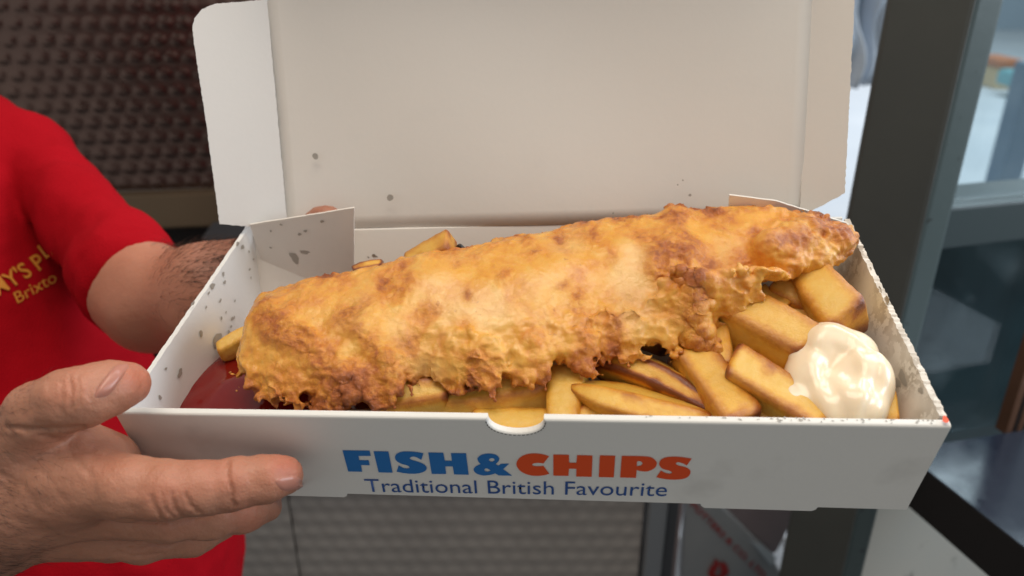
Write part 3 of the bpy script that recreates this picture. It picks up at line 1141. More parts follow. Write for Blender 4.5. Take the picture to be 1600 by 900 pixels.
# ================================================================== CHIPS
def make_chip(name, a, b, w, h, roll, bend, taper, seed, matrix=None, wedge=0.0, edge_brown=0.5, cut=0.25):
    a, b = np.asarray(a, float), np.asarray(b, float)
    ax = b - a
    L = np.linalg.norm(ax)
    ax /= L
    up = EZ - ax * ax[2]
    up /= np.linalg.norm(up)
    sd_ = np.cross(up, ax)
    cr_, sr_ = math.cos(roll), math.sin(roll)
    s2, u2 = sd_ * cr_ + up * sr_, up * cr_ - sd_ * sr_
    rs = np.random.RandomState(seed)
    nu, nv = 40, 36
    mid = (a + b) / 2
    V, E_ = [], []
    sk0, sk1 = rs.uniform(-cut, cut, 2)
    kx, ky = rs.uniform(-1, 1, 2)
    ts = np.concatenate([[0.0, 0.006, 0.02], np.linspace(0.05, 0.95, nu - 6), [0.98, 0.994, 1.0]])
    for i, t in enumerate(ts):
        endf = min(t, 1 - t)
        cap = 1.0 if endf > 0.04 else (0.80 + 0.20 * math.sqrt(min(1, endf / 0.04)))
        tp = 1 - taper * (2 * t - 1)
        wd = 1.0
        if wedge:
            wd = max(0.10, 1 - wedge * abs(2 * t - 1) ** 2.2)
        for j in range(nv):
            an = 2 * math.pi * (j + 0.5) / nv
            c, s = math.cos(an), math.sin(an)
            p = 13.0
            r = (abs(c) ** p + abs(s) ** p) ** (-1 / p)
            q0, q1 = c * r * 0.5 * w * cap * tp * wd, s * r * 0.5 * h * cap * tp * wd
            q0 += q1 * kx * 0.35
            q1 *= 1 + ky * c * r * 0.22
            if wedge:
                q0 *= 1.0 - 0.35 * (s * r)
            x = (t - 0.5) * L
            x += (sk0 * (1 - t) + sk1 * t) * q0 * 1.2
            bd = bend * L * (1 - (2 * t - 1) ** 2)
            V.append(mid + ax * x + s2 * (q0 + bd) + u2 * q1)
            corner = abs(c * s) * 2
            E_.append(edge_brown * (0.85 * corner ** 6 + 0.75 * max(0, 1 - endf / 0.09)))
    V.append(V[0] * 0 + np.mean(V[:nv], axis=0))
    V.append(np.mean(V[-nv - 1:-1], axis=0))
    E_ += [edge_brown * 0.6, edge_brown * 0.6]
    V = np.array(V)
    F = []
    for i in range(nu - 1):
        for j in range(nv):
            F.append((i * nv + j, i * nv + (j + 1) % nv, (i + 1) * nv + (j + 1) % nv, (i + 1) * nv + j))
    b0 = len(V) - 2
    for j in range(nv):
        F.append((b0, (j + 1) % nv, j))
        F.append((b0 + 1, (nu - 1) * nv + j, (nu - 1) * nv + (j + 1) % nv))
    cen = mid
    dirn = V - (mid + np.outer((V - mid) @ ax, ax))
    dirn /= (np.linalg.norm(dirn, axis=1, keepdims=True) + 1e-9)
    dsp = noise(V, 34, seed) * 0.0014 + noise(V, 150, seed + 1) * 0.00035 + noise(V, 420, seed + 2) * 0.00022
    V = V + dirn * dsp[:, None]
    E_ = np.array(E_) + 0.35 * sstep(noise(V, 90, seed + 5), 0.25, 0.6) * edge_brown * 1.5
    o = mk(name, V - cen, F, M_CHIP, None, None, attrs={'edge': E_})
    o.matrix_world = BOXM @ Matrix.Translation(Vector(tuple(cen)))
    return o


CH = [
    ('crescent potato chip with a brown scorch, lying right of the thumb notch', (893, 606, .037), (1118, 660, .033), .0165, .0215, 0.35, -0.05, 0.0, 1, 0.72, .35),
    ('reddish brown chip tucked between the crescent chip and the fish', (935, 560, .034), (1112, 640, .0325), .0135, .012, 0.5, 0.05, 0.10, 2, 0.3, .95),
    ('pale short chip standing left of the crescent chip', (893, 588, .031), (884, 680, .030), .014, .015, 0.1, 0.0, 0.1, 3, 0.0, .35),
    ('broad pale potato wedge under the middle of the fish', (672, 632, .029), (884, 596, .033), .019, .016, 0.2, -0.04, 0.0, 4, 0.55, .5),
    ('dull chip showing under the ragged left skirt of the fish', (580, 632, .033), (704, 612, .034), .017, .015, 0.2, 0.0, 0.0, 5, 0.2, .6),
    ('straight chip pointing at the front rim, below the hanging batter flap', (1078, 560, .037), (1160, 672, .034), .0165, .015, 0.15, 0.0, -0.05, 6, 0.0, .45),
    ('upright chip end behind the hanging batter flap', (1112, 500, .040), (1122, 582, .036), .014, .013, 0.2, 0.0, 0.0, 7, 0.0, .4),
    ('thick golden chip running from the fish towards the mayonnaise', (1128, 482, .046), (1262, 556, .042), .018, .019, 0.25, 0.0, 0.0, 8, 0.0, .45),
    ('thick orange chip lying against the front edge of the mayonnaise', (1140, 576, .039), (1292, 668, .035), .018, .019, 0.2, 0.0, 0.0, 9, 0.0, .60),
    ('rounded dark golden chip behind the thick golden chip', (1200, 452, .044), (1272, 492, .038), .016, .016, 0.4, 0.04, 0.0, 10, 0.3, .55),
    ('large chip leaning on the right wall under the tail of the fish', (1246, 405, .050), (1326, 512, .047), .0180, .018, 0.3, -0.02, -0.08, 11, 0.0, .55),
    ('small chip end just above the top of the mayonnaise', (1222, 506, .035), (1302, 498, .040), .013, .012, 0.2, 0.0, 0.0, 12, 0.0, .5),
    ('chip end peeping out between mayonnaise and right wall', (1322, 640, .033), (1400, 654, .033), .014, .013, 0.2, 0.0, 0.0, 13, 0.0, .35),
    ('blocky chip sticking up behind the back edge of the fish', (640, 420, .052), (708, 384, .063), .0125, .0115, 0.4, 0.0, 0.0, 14, 0.0, .35),
    ('thin yellow chip tip beside the ketchup at the left wall', (342, 548, .028), (420, 508, .031), .011, .010, 0.2, 0.0, 0.0, 15, 0.2, .3),
    ('chip lying flat behind the thumb notch', (740, 668, .0275), (868, 673, .0265), .014, .012, 0.1, 0.0, 0.0, 16, 0.0, .4),
    ('small pale chip stub beneath the tail of the fish', (1184, 462, .043), (1226, 490, .041), .012, .011, 0.3, 0.0, 0.0, 17, 0.0, .3),
    ('low chip under the crescent chip at the front rim', (900, 668, .030), (1010, 676, .0285), .014, .013, 0.2, 0.0, 0.0, 18, 0.0, .5),
    ('thin crisp chip poking over the back edge near the left flap', (552, 424, .056), (598, 413, .057), .008, .006, 0.2, 0.0, 0.0, 19, 0.3, .7),
    ('deep chip in the gap beside the flap, under the straight chip', (1040, 600, .024), (1190, 610, .026), .016, .015, 0.3, 0.0, 0.0, 20, 0.0, .75),
    ('low chip lying under the thick orange chip near the rim', (1180, 668, .026), (1250, 600, .028), .015, .014, 0.3, 0.0, 0.0, 21, 0.0, .6),
    ('deep chip below the rounded chip by the right wall', (1220, 520, .026), (1320, 535, .026), .016, .015, 0.3, 0.0, 0.0, 22, 0.0, .6),
]
for (lab, p0, p1, w, h, roll, bend, taper, seed, wedge, eb) in CH:
    o = make_chip('potato_chip', lz(*p0), lz(*p1), w, h, roll, bend, taper, seed, wedge=wedge, edge_brown=eb)
    tag(o, lab, 'chip', 'chips in the box')
# the bed of chips underneath
rs = np.random.RandomState(77)
bed = [(-.085, .075, .014, 0.5), (-.05, .05, .016, 2.2), (-.02, .085, .016, 0.9), (-.015, .035, .015, 2.9), (.02, .06, .017, 1.6), (.05, .03, .015, 0.3), (.05, .095, .018, 2.4), (.085, .05, .017, 1.1), (.085, .1, .020, 0.2), (.115, .035, .016, 2.0), (.12, .08, .020, 0.8), (-.055, .1, .018, 2.7), (-.06, .022, .014, 0.15), (.0, .115, .018, 0.05), (.10, .02, .014, 0.1)]
for i, (x, y, z, a) in enumerate(bed):
    L = rs.uniform(.022, .03)
    d = np.array([math.cos(a) * L, math.sin(a) * L * 0.8, rs.uniform(-.003, .003)])
    c = np.array([x, y, z])
    o = make_chip('potato_chip', c - d, c + d, rs.uniform(.014, .018), rs.uniform(.013, .016), rs.uniform(-.4, .4), rs.uniform(-.05, .05), 0, 100 + i * 7, edge_brown=.6)
    tag(o, 'dim golden chip buried at the bottom of the box under the others', 'chip', 'chips buried at the bottom of the box')

# burnt crumb behind the fish
cb = lz(719, 388, .060)
Vb, Fb = nets(lambda P: chain(P, [(cb + np.array([-.003, 0, -.001]), .0011), (cb + np.array([0, 0, .0012]), .0011), (cb + np.array([.0022, 0, -.001]), .0011)], .0005), cb - .007, cb + .007, .0004)
o = mk('burnt_crumb', Vb, Fb, M_BURNT, None, BOXM)
tag(o, 'tiny black burnt crumb behind the fish beside the blocky chip', 'crumb')

# ================================================================== SAUCES
mc = lz(1318, 590, .044)


def mayo_sdf(P):
    d = ell(P, lz(1308, 600, .039), (.0180, .021, .0095))
    d = smin(d, ell(P, lz(1294, 545, .044), (.0115, .012, .010)), .006)
    d = smin(d, ell(P, lz(1352, 590, .042), (.0100, .013, .0105)), .004)
    d = smin(d, ell(P, lz(1335, 552, .043), (.010, .010, .009)), .003)
    d = smin(d, ell(P, lz(1262, 592, .041), (.0075, .010, .009)), .004)
    d = smin(d, ell(P, lz(1325, 640, .040), (.013, .010, .011)), .005)
    d = smin(d, ell(P, lz(1246, 618, .0425), (.0065, .0050, .0022)), .003)
    d = smin(d, ell(P, lz(1250, 545, .0455), (.006, .005, .0020)), .003)
    d = smax(d, P[:, 0] - 0.1475, 0.002)
    d = smax(d, 0.0050 - P[:, 1], 0.002)
    return d


V, F = nets(mayo_sdf, (.098, .0, .020), (.156, .085, .072), 0.0007)
V = relax(V, F, 2, 0.6)
N = vnormals(V, F)
xy = V[:, :2]


def rdg(pts, sig, z=.052):
    return np.exp(-(polydist(xy + np.stack([noise(V, 60, 3), noise(V, 60, 4)], 1) * .0012, [lz(a, b, z)[:2] for a, b in pts]) / sig) ** 2)


dsp = 0.0011 * rdg([(1287, 520), (1268, 560), (1285, 600), (1325, 650)], .0024) - 0.0008 * rdg([(1305, 545), (1290, 575), (1320, 620), (1345, 655)], .0026)
dsp += 0.0010 * rdg([(1335, 535), (1350, 575), (1352, 610), (1345, 640)], .0024) - 0.0007 * rdg([(1372, 560), (1372, 610), (1360, 640)], .0020)
dsp += 0.0007 * rdg([(1300, 520), (1335, 528), (1375, 550)], .0020) - 0.0010 * rdg([(1318, 548), (1300, 560)], .003)
dsp += noise(V, 45, 8) * 0.0018 + noise(V, 110, 9) * 0.0004
V = V + N * dsp[:, None]
V = relax(V, F, 1, 0.4)
o = mk('mayonnaise_dollop', V, F, M_MAYO, None, BOXM)
tag(o, 'glossy cream dollop of mayonnaise on the chips by the right wall', 'sauce')


def ketch_sdf(P):
    d = ell(P, (-.125, .036, .005), (.058, .054, .0215)) + noise(P, 40, 2) * 0.0022 + noise(P, 95, 3) * 0.0010
    d = smax(d, -.1521 - P[:, 0], .0004)
    d = smax(d, .0042 - P[:, 1], .001)
    d = smax(d, .0034 - P[:, 2], .0005)
    return d


V, F = nets(ketch_sdf, (-.156, .0, .0), (-.06, .1, .034), 0.001)
V = relax(V, F, 2, 0.6)
o = mk('ketchup_pool', V, F, M_KETCHUP, None, BOXM)
tag(o, 'dark red pool of ketchup in the left corner under the fish', 'sauce')

# ================================================================== THE PERSON
mm = Mat('skin', (0.50, 0.255, 0.165), 0.48, spec=0.4, sss=0.30, sss_r=(1.0, 0.35, 0.18), sss_s=0.004)
red = mm.attr('red')
dark = mm.attr('hairy')
n1 = mm.noise(45, 4)
n2 = mm.noise(380, 4)
c = mm.mix(n1, (0.49, 0.235, 0.148), (0.40, 0.175, 0.108))
c = mm.mix(red, c, (0.50, 0.145, 0.09))
c = mm.mix(mm.math('MULTIPLY', n2, 0.25), c, (0.27, 0.115, 0.07))
c = mm.mix(mm.math('MULTIPLY', dark, 0.20), c, (0.20, 0.10, 0.065))
mm.base(c)
vor = mm.n('ShaderNodeTexVoronoi')
vor.inputs['Scale'].default_value = 900
mm.l(mm.coord(), vor.inputs['Vector'])
mm.bump(vor.outputs['Distance'], 0.22, 0.0004)
mm.bump(mm.noise(160, 4), 0.35, 0.0014)
mm.bump(mm.noise(480, 4, 0.7, dist=1.5), 0.30, 0.0006)
M_SKIN = mm.m
mm = Mat('nail', (0.42, 0.18, 0.13), 0.30, spec=0.5, sss=0.2, sss_r=(1, .4, .25), sss_s=0.002)
M_NAIL = mm.m
mm = Mat('body_hair', (0.030, 0.018, 0.012), 0.5)
M_HAIR = mm.m
mm = Mat('red_cotton', (0.42, 0.006, 0.012), 0.9, spec=0.06)
c = mm.mix(mm.noise(30, 3), (0.36, 0.004, 0.010), (0.28, 0.002, 0.006))
mm.base(c)
wv = mm.n('ShaderNodeTexVoronoi')
wv.inputs['Scale'].default_value = 750
mm.l(mm.coord(), wv.inputs['Vector'])
mm.bump(wv.outputs['Distance'], 0.35, 0.0006)
M_SHIRT = mm.m
mm = Mat('yellow_thread', (0.62, 0.25, 0.025), 0.7)
mm.bump(mm.noise(1500, 2), 0.5, 0.0004)
M_THREAD = mm.m


def J(px, py, d, r):
    return (cpt(px, py, d), r * d / FPX)


INDEX = [J(108, 742, .287, 56), J(200, 762, .282, 49), J(262, 766, .282, 45), J(315, 763, .284, 41), J(368, 756, .287, 38), J(415, 748, .290, 35), J(443, 744, .2935, 31)]
MIDDLE = [J(105, 790, .302, 54), J(262, 803, .304, 41), J(335, 802, .312, 37), J(380, 797, .322, 33), J(412, 788, .332, 28)]
RING = [J(95, 822, .316, 48), J(225, 836, .326, 41), J(300, 832, .340, 35), J(345, 815, .352, 28)]
LITTLE = [J(85, 838, .332, 38), J(175, 846, .346, 31), J(240, 842, .360, 27), J(275, 832, .368, 23)]
THUMB = [J(5, 730, .290, 62), J(62, 648, .279, 50), J(105, 625, .276, 47), J(140, 618, .276, 45), J(175, 606, .281, 40), J(197, 600, .287, 35)]
PALM = [J(-330, 905, .36, 120), J(-60, 815, .312, 103), J(15, 766, .297, 92), J(110, 768, .2935, 64)]
WEB = [J(55, 690, .292, 42), J(125, 700, .297, 36), J(178, 712, .303, 27), J(200, 722, .308, 20)]
HEEL = [J(10, 800, .318, 80), J(95, 805, .322, 55), J(160, 800, .325, 42)]


def hand_sdf(P):
    p = chain(P, PALM, .012)
    p = smin(p, chain(P, WEB, .006), .010)
    p = smin(p, chain(P, HEEL, .01), .010)
    d = None
    for ch, k in ((INDEX, .013), (MIDDLE, .008), (RING, .006), (LITTLE, .006), (THUMB, .009)):
        c = smin(p, chain(P, ch, .0035), k)
        d = c if d is None else smin(d, c, .0008)
    # the joint under the thumb nail and the pads
    return d


pts = np.array([q[0] for q in INDEX + MIDDLE + RING + LITTLE + THUMB + PALM[1:]])
hlo, hhi = pts.min(0) - .03, pts.max(0) + .03
hlo[0] = cpt(-170, 800, .31)[0]
HV, HF = nets(hand_sdf, hlo, hhi, 0.00085)
HV = relax(HV, HF, 2, 0.5)
HN = vnormals(HV, HF)


def camuv(P):
    q = (P - CAM) @ CW
    return 800 + FPX * q[:, 0] / q[:, 2], 450 + FPX * q[:, 1] / q[:, 2]


hu, hv = camuv(HV)
uv = np.stack([hu, hv], 1)
tocam = CAM - HV
tocam /= np.linalg.norm(tocam, axis=1, keepdims=True)
facing = np.clip((HN * tocam).sum(1), 0, 1)
dsp = np.zeros(len(HV))


def crease(pts, sig, dep):
    global dsp
    d = polydist(uv + np.stack([noise(HV, 300, 5), noise(HV, 300, 6)], 1) * 3.0, pts)
    dsp -= 1.5 * dep * np.exp(-(d / sig) ** 2) * sstep(facing, 0.05, 0.4)


# skin folds at the finger joints, the thumb and the thumb web
for pts_, sg, dp in (
        ([(357, 722), (358, 745), (362, 775), (366, 792)], 3.2, .0007), ([(350, 726), (352, 760), (358, 790)], 2.4, .0003),
        ([(238, 775), (243, 795), (255, 812)], 3.5, .0005), ([(268, 770), (272, 790), (284, 806)], 3.2, .0004), ([(290, 770), (298, 788), (312, 800)], 3.0, .0005), ([(253, 772), (257, 792), (270, 808)], 2.6, .0003),
        ([(108, 590), (113, 610), (112, 635)], 3.4, .0005), ([(120, 590), (126, 610), (124, 632)], 2.8, .0003), ([(98, 598), (100, 618), (98, 640)], 2.8, .0003),
        ([(140, 597), (138, 615), (143, 634)], 2.6, .00025),
        ([(10, 668), (60, 671), (130, 668)], 3.5, .0008), ([(40, 676), (95, 690), (150, 712)], 5, .0003), ([(105, 700), (145, 745), (150, 790)], 6, .0003),
        ([(200, 858), (230, 850), (270, 852)], 3.0, .0005), ([(180, 862), (215, 868), (255, 866)], 2.6, .0004),
        ([(185, 813), (270, 817), (330, 806)], 2.5, .0004), ([(0, 740), (40, 760), (60, 800)], 5, .0003), ([(20, 720), (70, 740), (100, 780)], 5, .0002)):
    crease(pts_, sg, dp)
# knuckle swellings
for (px, py, r, h_) in ((128, 742, 34, .0012), (275, 772, 26, .0008), (365, 752, 20, .0004), (118, 618, 24, .0006), (60, 655, 28, .0010), (420, 730, 18, .0005)):
    dsp += h_ * np.exp(-(((uv - np.array([px, py])) / r) ** 2).sum(1)) * facing
dsp += noise(HV, 75, 2) * 0.0007 + noise(HV, 210, 3) * 0.00028 + noise(HV, 520, 4) * 0.00012
HV = HV + HN * dsp[:, None]
hred = np.zeros(len(HV))
for (px, py, r, w) in ((445, 730, 34, .75), (215, 590, 34, .6), (255, 770, 40, .35), (365, 755, 30, .3), (110, 615, 30, .25), (330, 740, 40, .25), (155, 700, 40, .25), (390, 815, 30, .35)):
    hred += w * np.exp(-(((uv - np.array([px, py])) / r) ** 2).sum(1))
hred = np.clip(hred + noise(HV, 60, 9) * 0.15, 0, 1)
hhair = sstep(-hu, -110, 20)

# ---- shirt and the far arm
NECK = cpt(-215, 150, .64)
SHO = cpt(35, 255, .60)
ELB = cpt(222, 462, .50)
ARM = [(SHO, .028), (cpt(132, 346, .555), .0265), (cpt(200, 430, .51), .0305), (cpt(238, 468, .496), .0320), (cpt(330, 462, .472), .031), (cpt(410, 440, .474), .026), (cpt(440, 420, .470), .022)]
l2w = lambda p: BA @ np.asarray(p) + BT
LTH = [(cpt(430, 400, .462), .012), (l2w(ly(468, 366, BD + .006)), .0075), (l2w(ly(492, 346, BD - .003)), .0070), (l2w(ly(514, 334, BD - .0060)), .0062)]
HAND2 = [(cpt(430, 430, .474), .024), (cpt(470, 470, .482), .020), (cpt(520, 520, .49), .012)]
SLEEVE = [(cpt(42, 250, .60), .034), (cpt(132, 346, .555), .0310), (cpt(200, 430, .51), .0345), (cpt(240, 476, .494), .0365)]
CH1 = cpt(-95, 480, .595)
CH2 = cpt(-50, 640, .60)
BEL = cpt(95, 860, .62)
hemd = cpt(222, 462, .500) - cpt(150, 385, .54)
hemd /= np.linalg.norm(hemd)
HEMP = cpt(222, 462, .500)


def torso_sdf(P, g=0.0):
    d = ell(P, CH1, (.105 + g, .100 + g, .15 + g))
    d = smin(d, ell(P, CH2, (.118 + g, .112 + g, .14 + g)), .06)
    d = smin(d, ell(P, BEL, (.140 + g, .120 + g, .16 + g)), .07)
    d = smin(d, cone(P, NECK, SHO, .052 + g, .034 + g), .04)
    o_sh = 2 * NECK - SHO
    d = smin(d, cone(P, NECK, o_sh, .052 + g, .042 + g), .04)
    return d


def shirt_sdf(P):
    t = torso_sdf(P, .004)
    s = chain(P, SLEEVE, .01)
    s = smax(s, (P - HEMP) @ hemd.astype(np.float32), .002)
    o_sh = 2 * NECK - SHO
    el = cpt(-640, 930, .52)
    s2 = cone(P, o_sh, o_sh + (el - o_sh) * .62, .052, .054)
    d = smin(smin(t, s, .006), s2, .01)
    # cloth folds
    u = (P - SHO)
    d = d + noise(P * np.array([1.0, 1.0, .45], np.float32), 20, 5) * .0050 + noise(P * np.array([1.0, .8, .6], np.float32), 46, 6) * .0020
    for a, b, dep in ((cpt(72, 320, .560), cpt(122, 490, .535), .008), (cpt(62, 310, .56), cpt(105, 252, .565), .003), (cpt(110, 470, .55), cpt(165, 530, .545), .008), (cpt(30, 230, .6), cpt(60, 320, .58), .003)):
        d = d + dep * np.exp(-(cone(P, a, b, 0, 0) / .0085) ** 2)
    return d


def body_sdf(P):
    d = torso_sdf(P, -.004)
    d = smin(d, chain(P, ARM, .012), .01)
    d = smin(d, chain(P, HAND2, .012), .012)
    d = smin(d, chain(P, LTH, .005), .008)
    # right upper arm and forearm, outside the picture
    o_sh = 2 * NECK - SHO
    el = cpt(-640, 930, .52)
    d = smin(d, chain(P, [(o_sh, .044), (el, .040), (cpt(-330, 905, .362), .036), (cpt(-165, 855, .330), .030), (cpt(-120, 838, .322), .0275)], .012), .012)
    d = smin(d, cone(P, NECK + np.array([0, 0, -.01]), NECK + np.array([.02, -.02, .10]), .052, .048), .02)
    hd = NECK + np.array([.035, -.035, .185])
    d = smin(d, ell(P, hd, (.075, .085, .115)), .02)
    d = smin(d, cone(P, hd + np.array([.045, -.065, .0]), hd + np.array([.055, -.078, -.028]), .008, .014), .008)
    return d


allp = np.array([SHO, NECK, 2 * NECK - SHO, CH1, CH2, BEL, cpt(-640, 930, .52), cpt(-330, 905, .362), cpt(520, 520, .46)])
blo, bhi = allp.min(0) - .2, allp.max(0) + .2
bhi[2] = NECK[2] + .36
BV, BF = nets(body_sdf, blo, bhi, 0.0045, 0.004)
BV = relax(BV, BF, 2, 0.5)
# the forearm and fingertip that show, at a finer step
flo, fhi = cpt(150, 600, .47), cpt(540, 300, .42)
bu, bv = camuv(BV)
BN = vnormals(BV, BF)
BV = BV + BN * (noise(BV, 40, 3) * .0015)[:, None]
bhair = sstep(bu, 215, 335) * sstep(-bv, -520, -400)
PERSON = empty('person', loc=tuple(BEL - np.array([0, 0, .2])))
PINV = Matrix.Translation(-Vector(PERSON.location))
tag(PERSON, 'person in a red polo shirt holding the box with both hands', 'person')
off = np.array(PERSON.location)
body = mk('body', np.concatenate([BV, HV]) - off, np.concatenate([BF, HF + len(BV)]), M_SKIN, PERSON,
          attrs={'red': np.concatenate([np.full(len(BV), .25), hred]), 'hairy': np.concatenate([bhair, hhair])})

SLO, SHI = allp.min(0) - .22, allp.max(0) + .16
SV, SF = nets(shirt_sdf, SLO, SHI, 0.0034, 0.012)
SV = relax(SV, SF, 2, 0.5)
SN = vnormals(SV, SF)
SV = SV + SN * (noise(SV, 90, 7) * .0007)[:, None]
hemdist = (SV - HEMP) @ hemd
armd = chain(SV.astype(np.float32), SLEEVE, .01)
hm = np.exp(-((hemdist + .017) / .0016) ** 2) * (armd < .012)
SV = SV - SN * (hm * .0016)[:, None]
shirt = mk('polo_shirt', SV - off, SF, M_SHIRT, PERSON)


# embroidered chest lettering, laid on the cloth
def on_shirt(px, py):
    d = np.array([wray(a, b) for a, b in zip(px, py)])
    d /= np.linalg.norm(d, axis=1, keepdims=True)
    o = np.tile(CAM, (len(d), 1)) + d * .35
    return march(shirt_sdf, o, d, 0.6) - d * .0012


for s_, pa, pb, upv in (("MMY'S P", (-24, 476), (74, 415), (-17, -21)), ("L", (72, 404), (82, 397), (-15, -20)), ("Brixto", (28, 474), (90, 439), (-8, -17))):
    me, V = text_mesh(s_, offset=0.012 if s_ != 'Brixto' else 0.0)
    mn, mx_ = V.min(0), V.max(0)
    ux = (np.array(pb) - np.array(pa)) / (mx_[0] - mn[0])
    q = np.array(pa)[None] + np.outer(V[:, 0] - mn[0], ux) + np.outer(V[:, 1], np.array(upv) / 0.73)
    W = on_shirt(q[:, 0], q[:, 1]) - off
    for v, w in zip(me.vertices, W):
        v.co = w
    link('embroidered_words', me, M_THREAD, shirt)


# nails
def nail(cx, cy, ax2, wd2, depth, n=9):
    """plate over the finger end; ax2, wd2: half axes in the photo's plane"""
    us, vs = np.meshgrid(np.linspace(-1, 1, n), np.linspace(-1, 1, n), indexing='ij')
    sq = np.stack([us.ravel(), vs.ravel()], 1)
    e = 4.0
    r = (np.abs(sq) ** e).sum(1) ** (1 / e)
    m = np.abs(sq).max(1)
    sq = sq * (m / np.maximum(r, 1e-6))[:, None]
    q = np.array([cx, cy]) + np.outer(sq[:, 0], ax2) + np.outer(sq[:, 1], wd2)
    d = np.array([wray(a, b) for a, b in q])
    d /= np.linalg.norm(d, axis=1, keepdims=True)
    o = np.tile(CAM, (len(d), 1)) + d * (depth - .05)
    W = march(hand_sdf, o, d, .12)
    rim = np.clip(m, 0, 1)
    W = W - d * (0.0011 - 0.0012 * rim[:, None] ** 6) - off
    F = [(i * n + j, (i + 1) * n + j, (i + 1) * n + j + 1, i * n + j + 1) for i in range(n - 1) for j in range(n - 1)]
    return mk('nail', W, F, M_NAIL, body)


nail(451, 755, (21, -4), (7, 12), .29)
nail(174, 595, (15, -2), (17, -26), .285)


# short dark hairs on the wrist and the far forearm
def hairs(P0, N0, dirv, ln_, wd, seed):
    rs = np.random.RandomState(seed)
    V, F = [], []
    for p, nn in zip(P0, N0):
        t = dirv / np.linalg.norm(dirv) + rs.normal(0, .28, 3)
        t = t - nn * np.dot(t, nn)
        t /= np.linalg.norm(t) + 1e-9
        L = ln_ * rs.uniform(.4, 1.2)
        s = np.cross(t, nn) * wd
        b0 = len(V)
        pr = [p, p + t * L * .5 + nn * L * .22, p + t * L + nn * L * .25]
        for k, q in enumerate(pr):
            w = (1, .8, .15)[k]
            V += [q + s * w, q - s * w, q + nn * wd * w * 1.5]
        for k in range(2):
            a = b0 + 3 * k
            F += [(a, a + 1, a + 4, a + 3), (a + 1, a + 2, a + 5, a + 4), (a + 2, a, a + 3, a + 5)]
    return V, F


rs = np.random.RandomState(8)
w_ = hhair * (facing > .1) * (hu > -60)
i1 = rs.choice(len(HV), 650, p=w_ / w_.sum())
V1, F1 = hairs(HV[i1], HN[i1], (cpt(60, 800, .3) - cpt(-40, 760, .3)) * 30, .007, .00004, 1)
bfac = ((CAM - BV) * BN).sum(1) > 0
w_ = bhair * bfac * (bu < 420) * (bv > 340) * (bv < 560)
i2 = rs.choice(len(BV), 1100, p=w_ / w_.sum())
V2, F2 = hairs(BV[i2], BN[i2], (cpt(330, 440, .47) - cpt(250, 470, .49)) * 8, .014, .00007, 2)
n0 = len(V1)
hr = mk('arm_hair', np.array(V1 + V2) - off, F1 + [tuple(k + n0 for k in f) for f in F2], M_HAIR, body)
hr['kind'] = 'stuff'

# head hair
hd = NECK + np.array([.035, -.035, .185])


def cap_sdf(P):
    d = ell(P, hd + np.array([-.008, .008, .012]), (.080, .090, .118)) + noise(P, 120, 3) * .003
    return smax(d, ((P - (hd + np.array([.012, -.012, .02]))) @ np.array([.6, -.6, -.55], np.float32)), .01)


V, F = nets(cap_sdf, hd - .16, hd + .16, .005)
mk('hair', V - off, F, M_HAIR, PERSON)

# ================================================================== SURROUNDINGS
mm = Mat('embossed_steel', (0.20, 0.165, 0.150), 0.30, metal=0.9, spec=0.5)
c = mm.mix(mm.noise(2.2, 3), (0.20, 0.13, 0.105), (0.10, 0.072, 0.070))
mm.base(c)
mm.rough(mm.ramp(mm.noise(5, 3), [(0.3, (0.20, 0.20, 0.20)), (0.7, (0.38, 0.38, 0.38))]))
M_WALLSTEEL = mm.m
mm = Mat('counter_steel', (0.46, 0.425, 0.39), 0.36, metal=0.55)
mm.rough(mm.ramp(mm.noise(6, 3), [(0.3, (0.32, 0.32, 0.32)), (0.7, (0.50, 0.50, 0.50))]))
M_COUNTERSTEEL = mm.m
mm = Mat('brown_trim', (0.20, 0.14, 0.085), 0.38, metal=0.5)
mm.base(mm.mix(mm.noise(3, 3), (0.25, 0.18, 0.11), (0.11, 0.075, 0.05)))
M_TRIM = mm.m
mm = Mat('dark_recess', (0.018, 0.014, 0.013), 0.6)
M_RECESS = mm.m
mm = Mat('post_paint', (0.050, 0.053, 0.048), 0.45)
mm.base(mm.mix(mm.noise(9, 5), (0.062, 0.064, 0.056), (0.040, 0.043, 0.040)))
mm.bump(mm.noise(120, 4), 0.15, 0.001)
M_POST = mm.m
mm = Mat('frame_paint', (0.075, 0.105, 0.108), 0.4)
w1 = mm.ramp(mm.noise(70, 4), [(0.66, (0, 0, 0)), (0.70, (1, 1, 1))])
mm.base(mm.mix(w1, (0.075, 0.105, 0.108), (0.03, 0.035, 0.035)))
mm.bump(mm.noise(90, 4), 0.2, 0.001)
M_FRAME = mm.m
M_RAIL = Mat('rail_paint', (0.040, 0.060, 0.066), 0.45).m
mm = Mat('pane_dark_paint', (0.02, 0.03, 0.034), 0.4)
mm.base(mm.mix(mm.noise(7, 4, 0.6), (0.016, 0.024, 0.030), (0.090, 0.125, 0.135)))  # mottled dark teal stands in for the pane's dimness and smeary reflections
M_PANEDARK = mm.m
mm = Mat('black_laminate', (0.012, 0.017, 0.032), 0.20, spec=0.6)
mm.rough(mm.ramp(mm.noise(40, 5, 0.7), [(0.3, (0.10, 0.10, 0.10)), (0.7, (0.26, 0.26, 0.26))]))
mm.bump(mm.noise(300, 3), 0.06, 0.0006)
M_BLACKTOP = mm.m
mm = Mat('black_edge', (0.010, 0.009, 0.009), 0.5)
M_BLACKEDGE = mm.m
mm = Mat('cream_paint', (0.52, 0.47, 0.40), 0.6)
s1 = mm.ramp(mm.noise(26, 5, 0.7), [(0.60, (0, 0, 0)), (0.68, (1, 1, 1))])
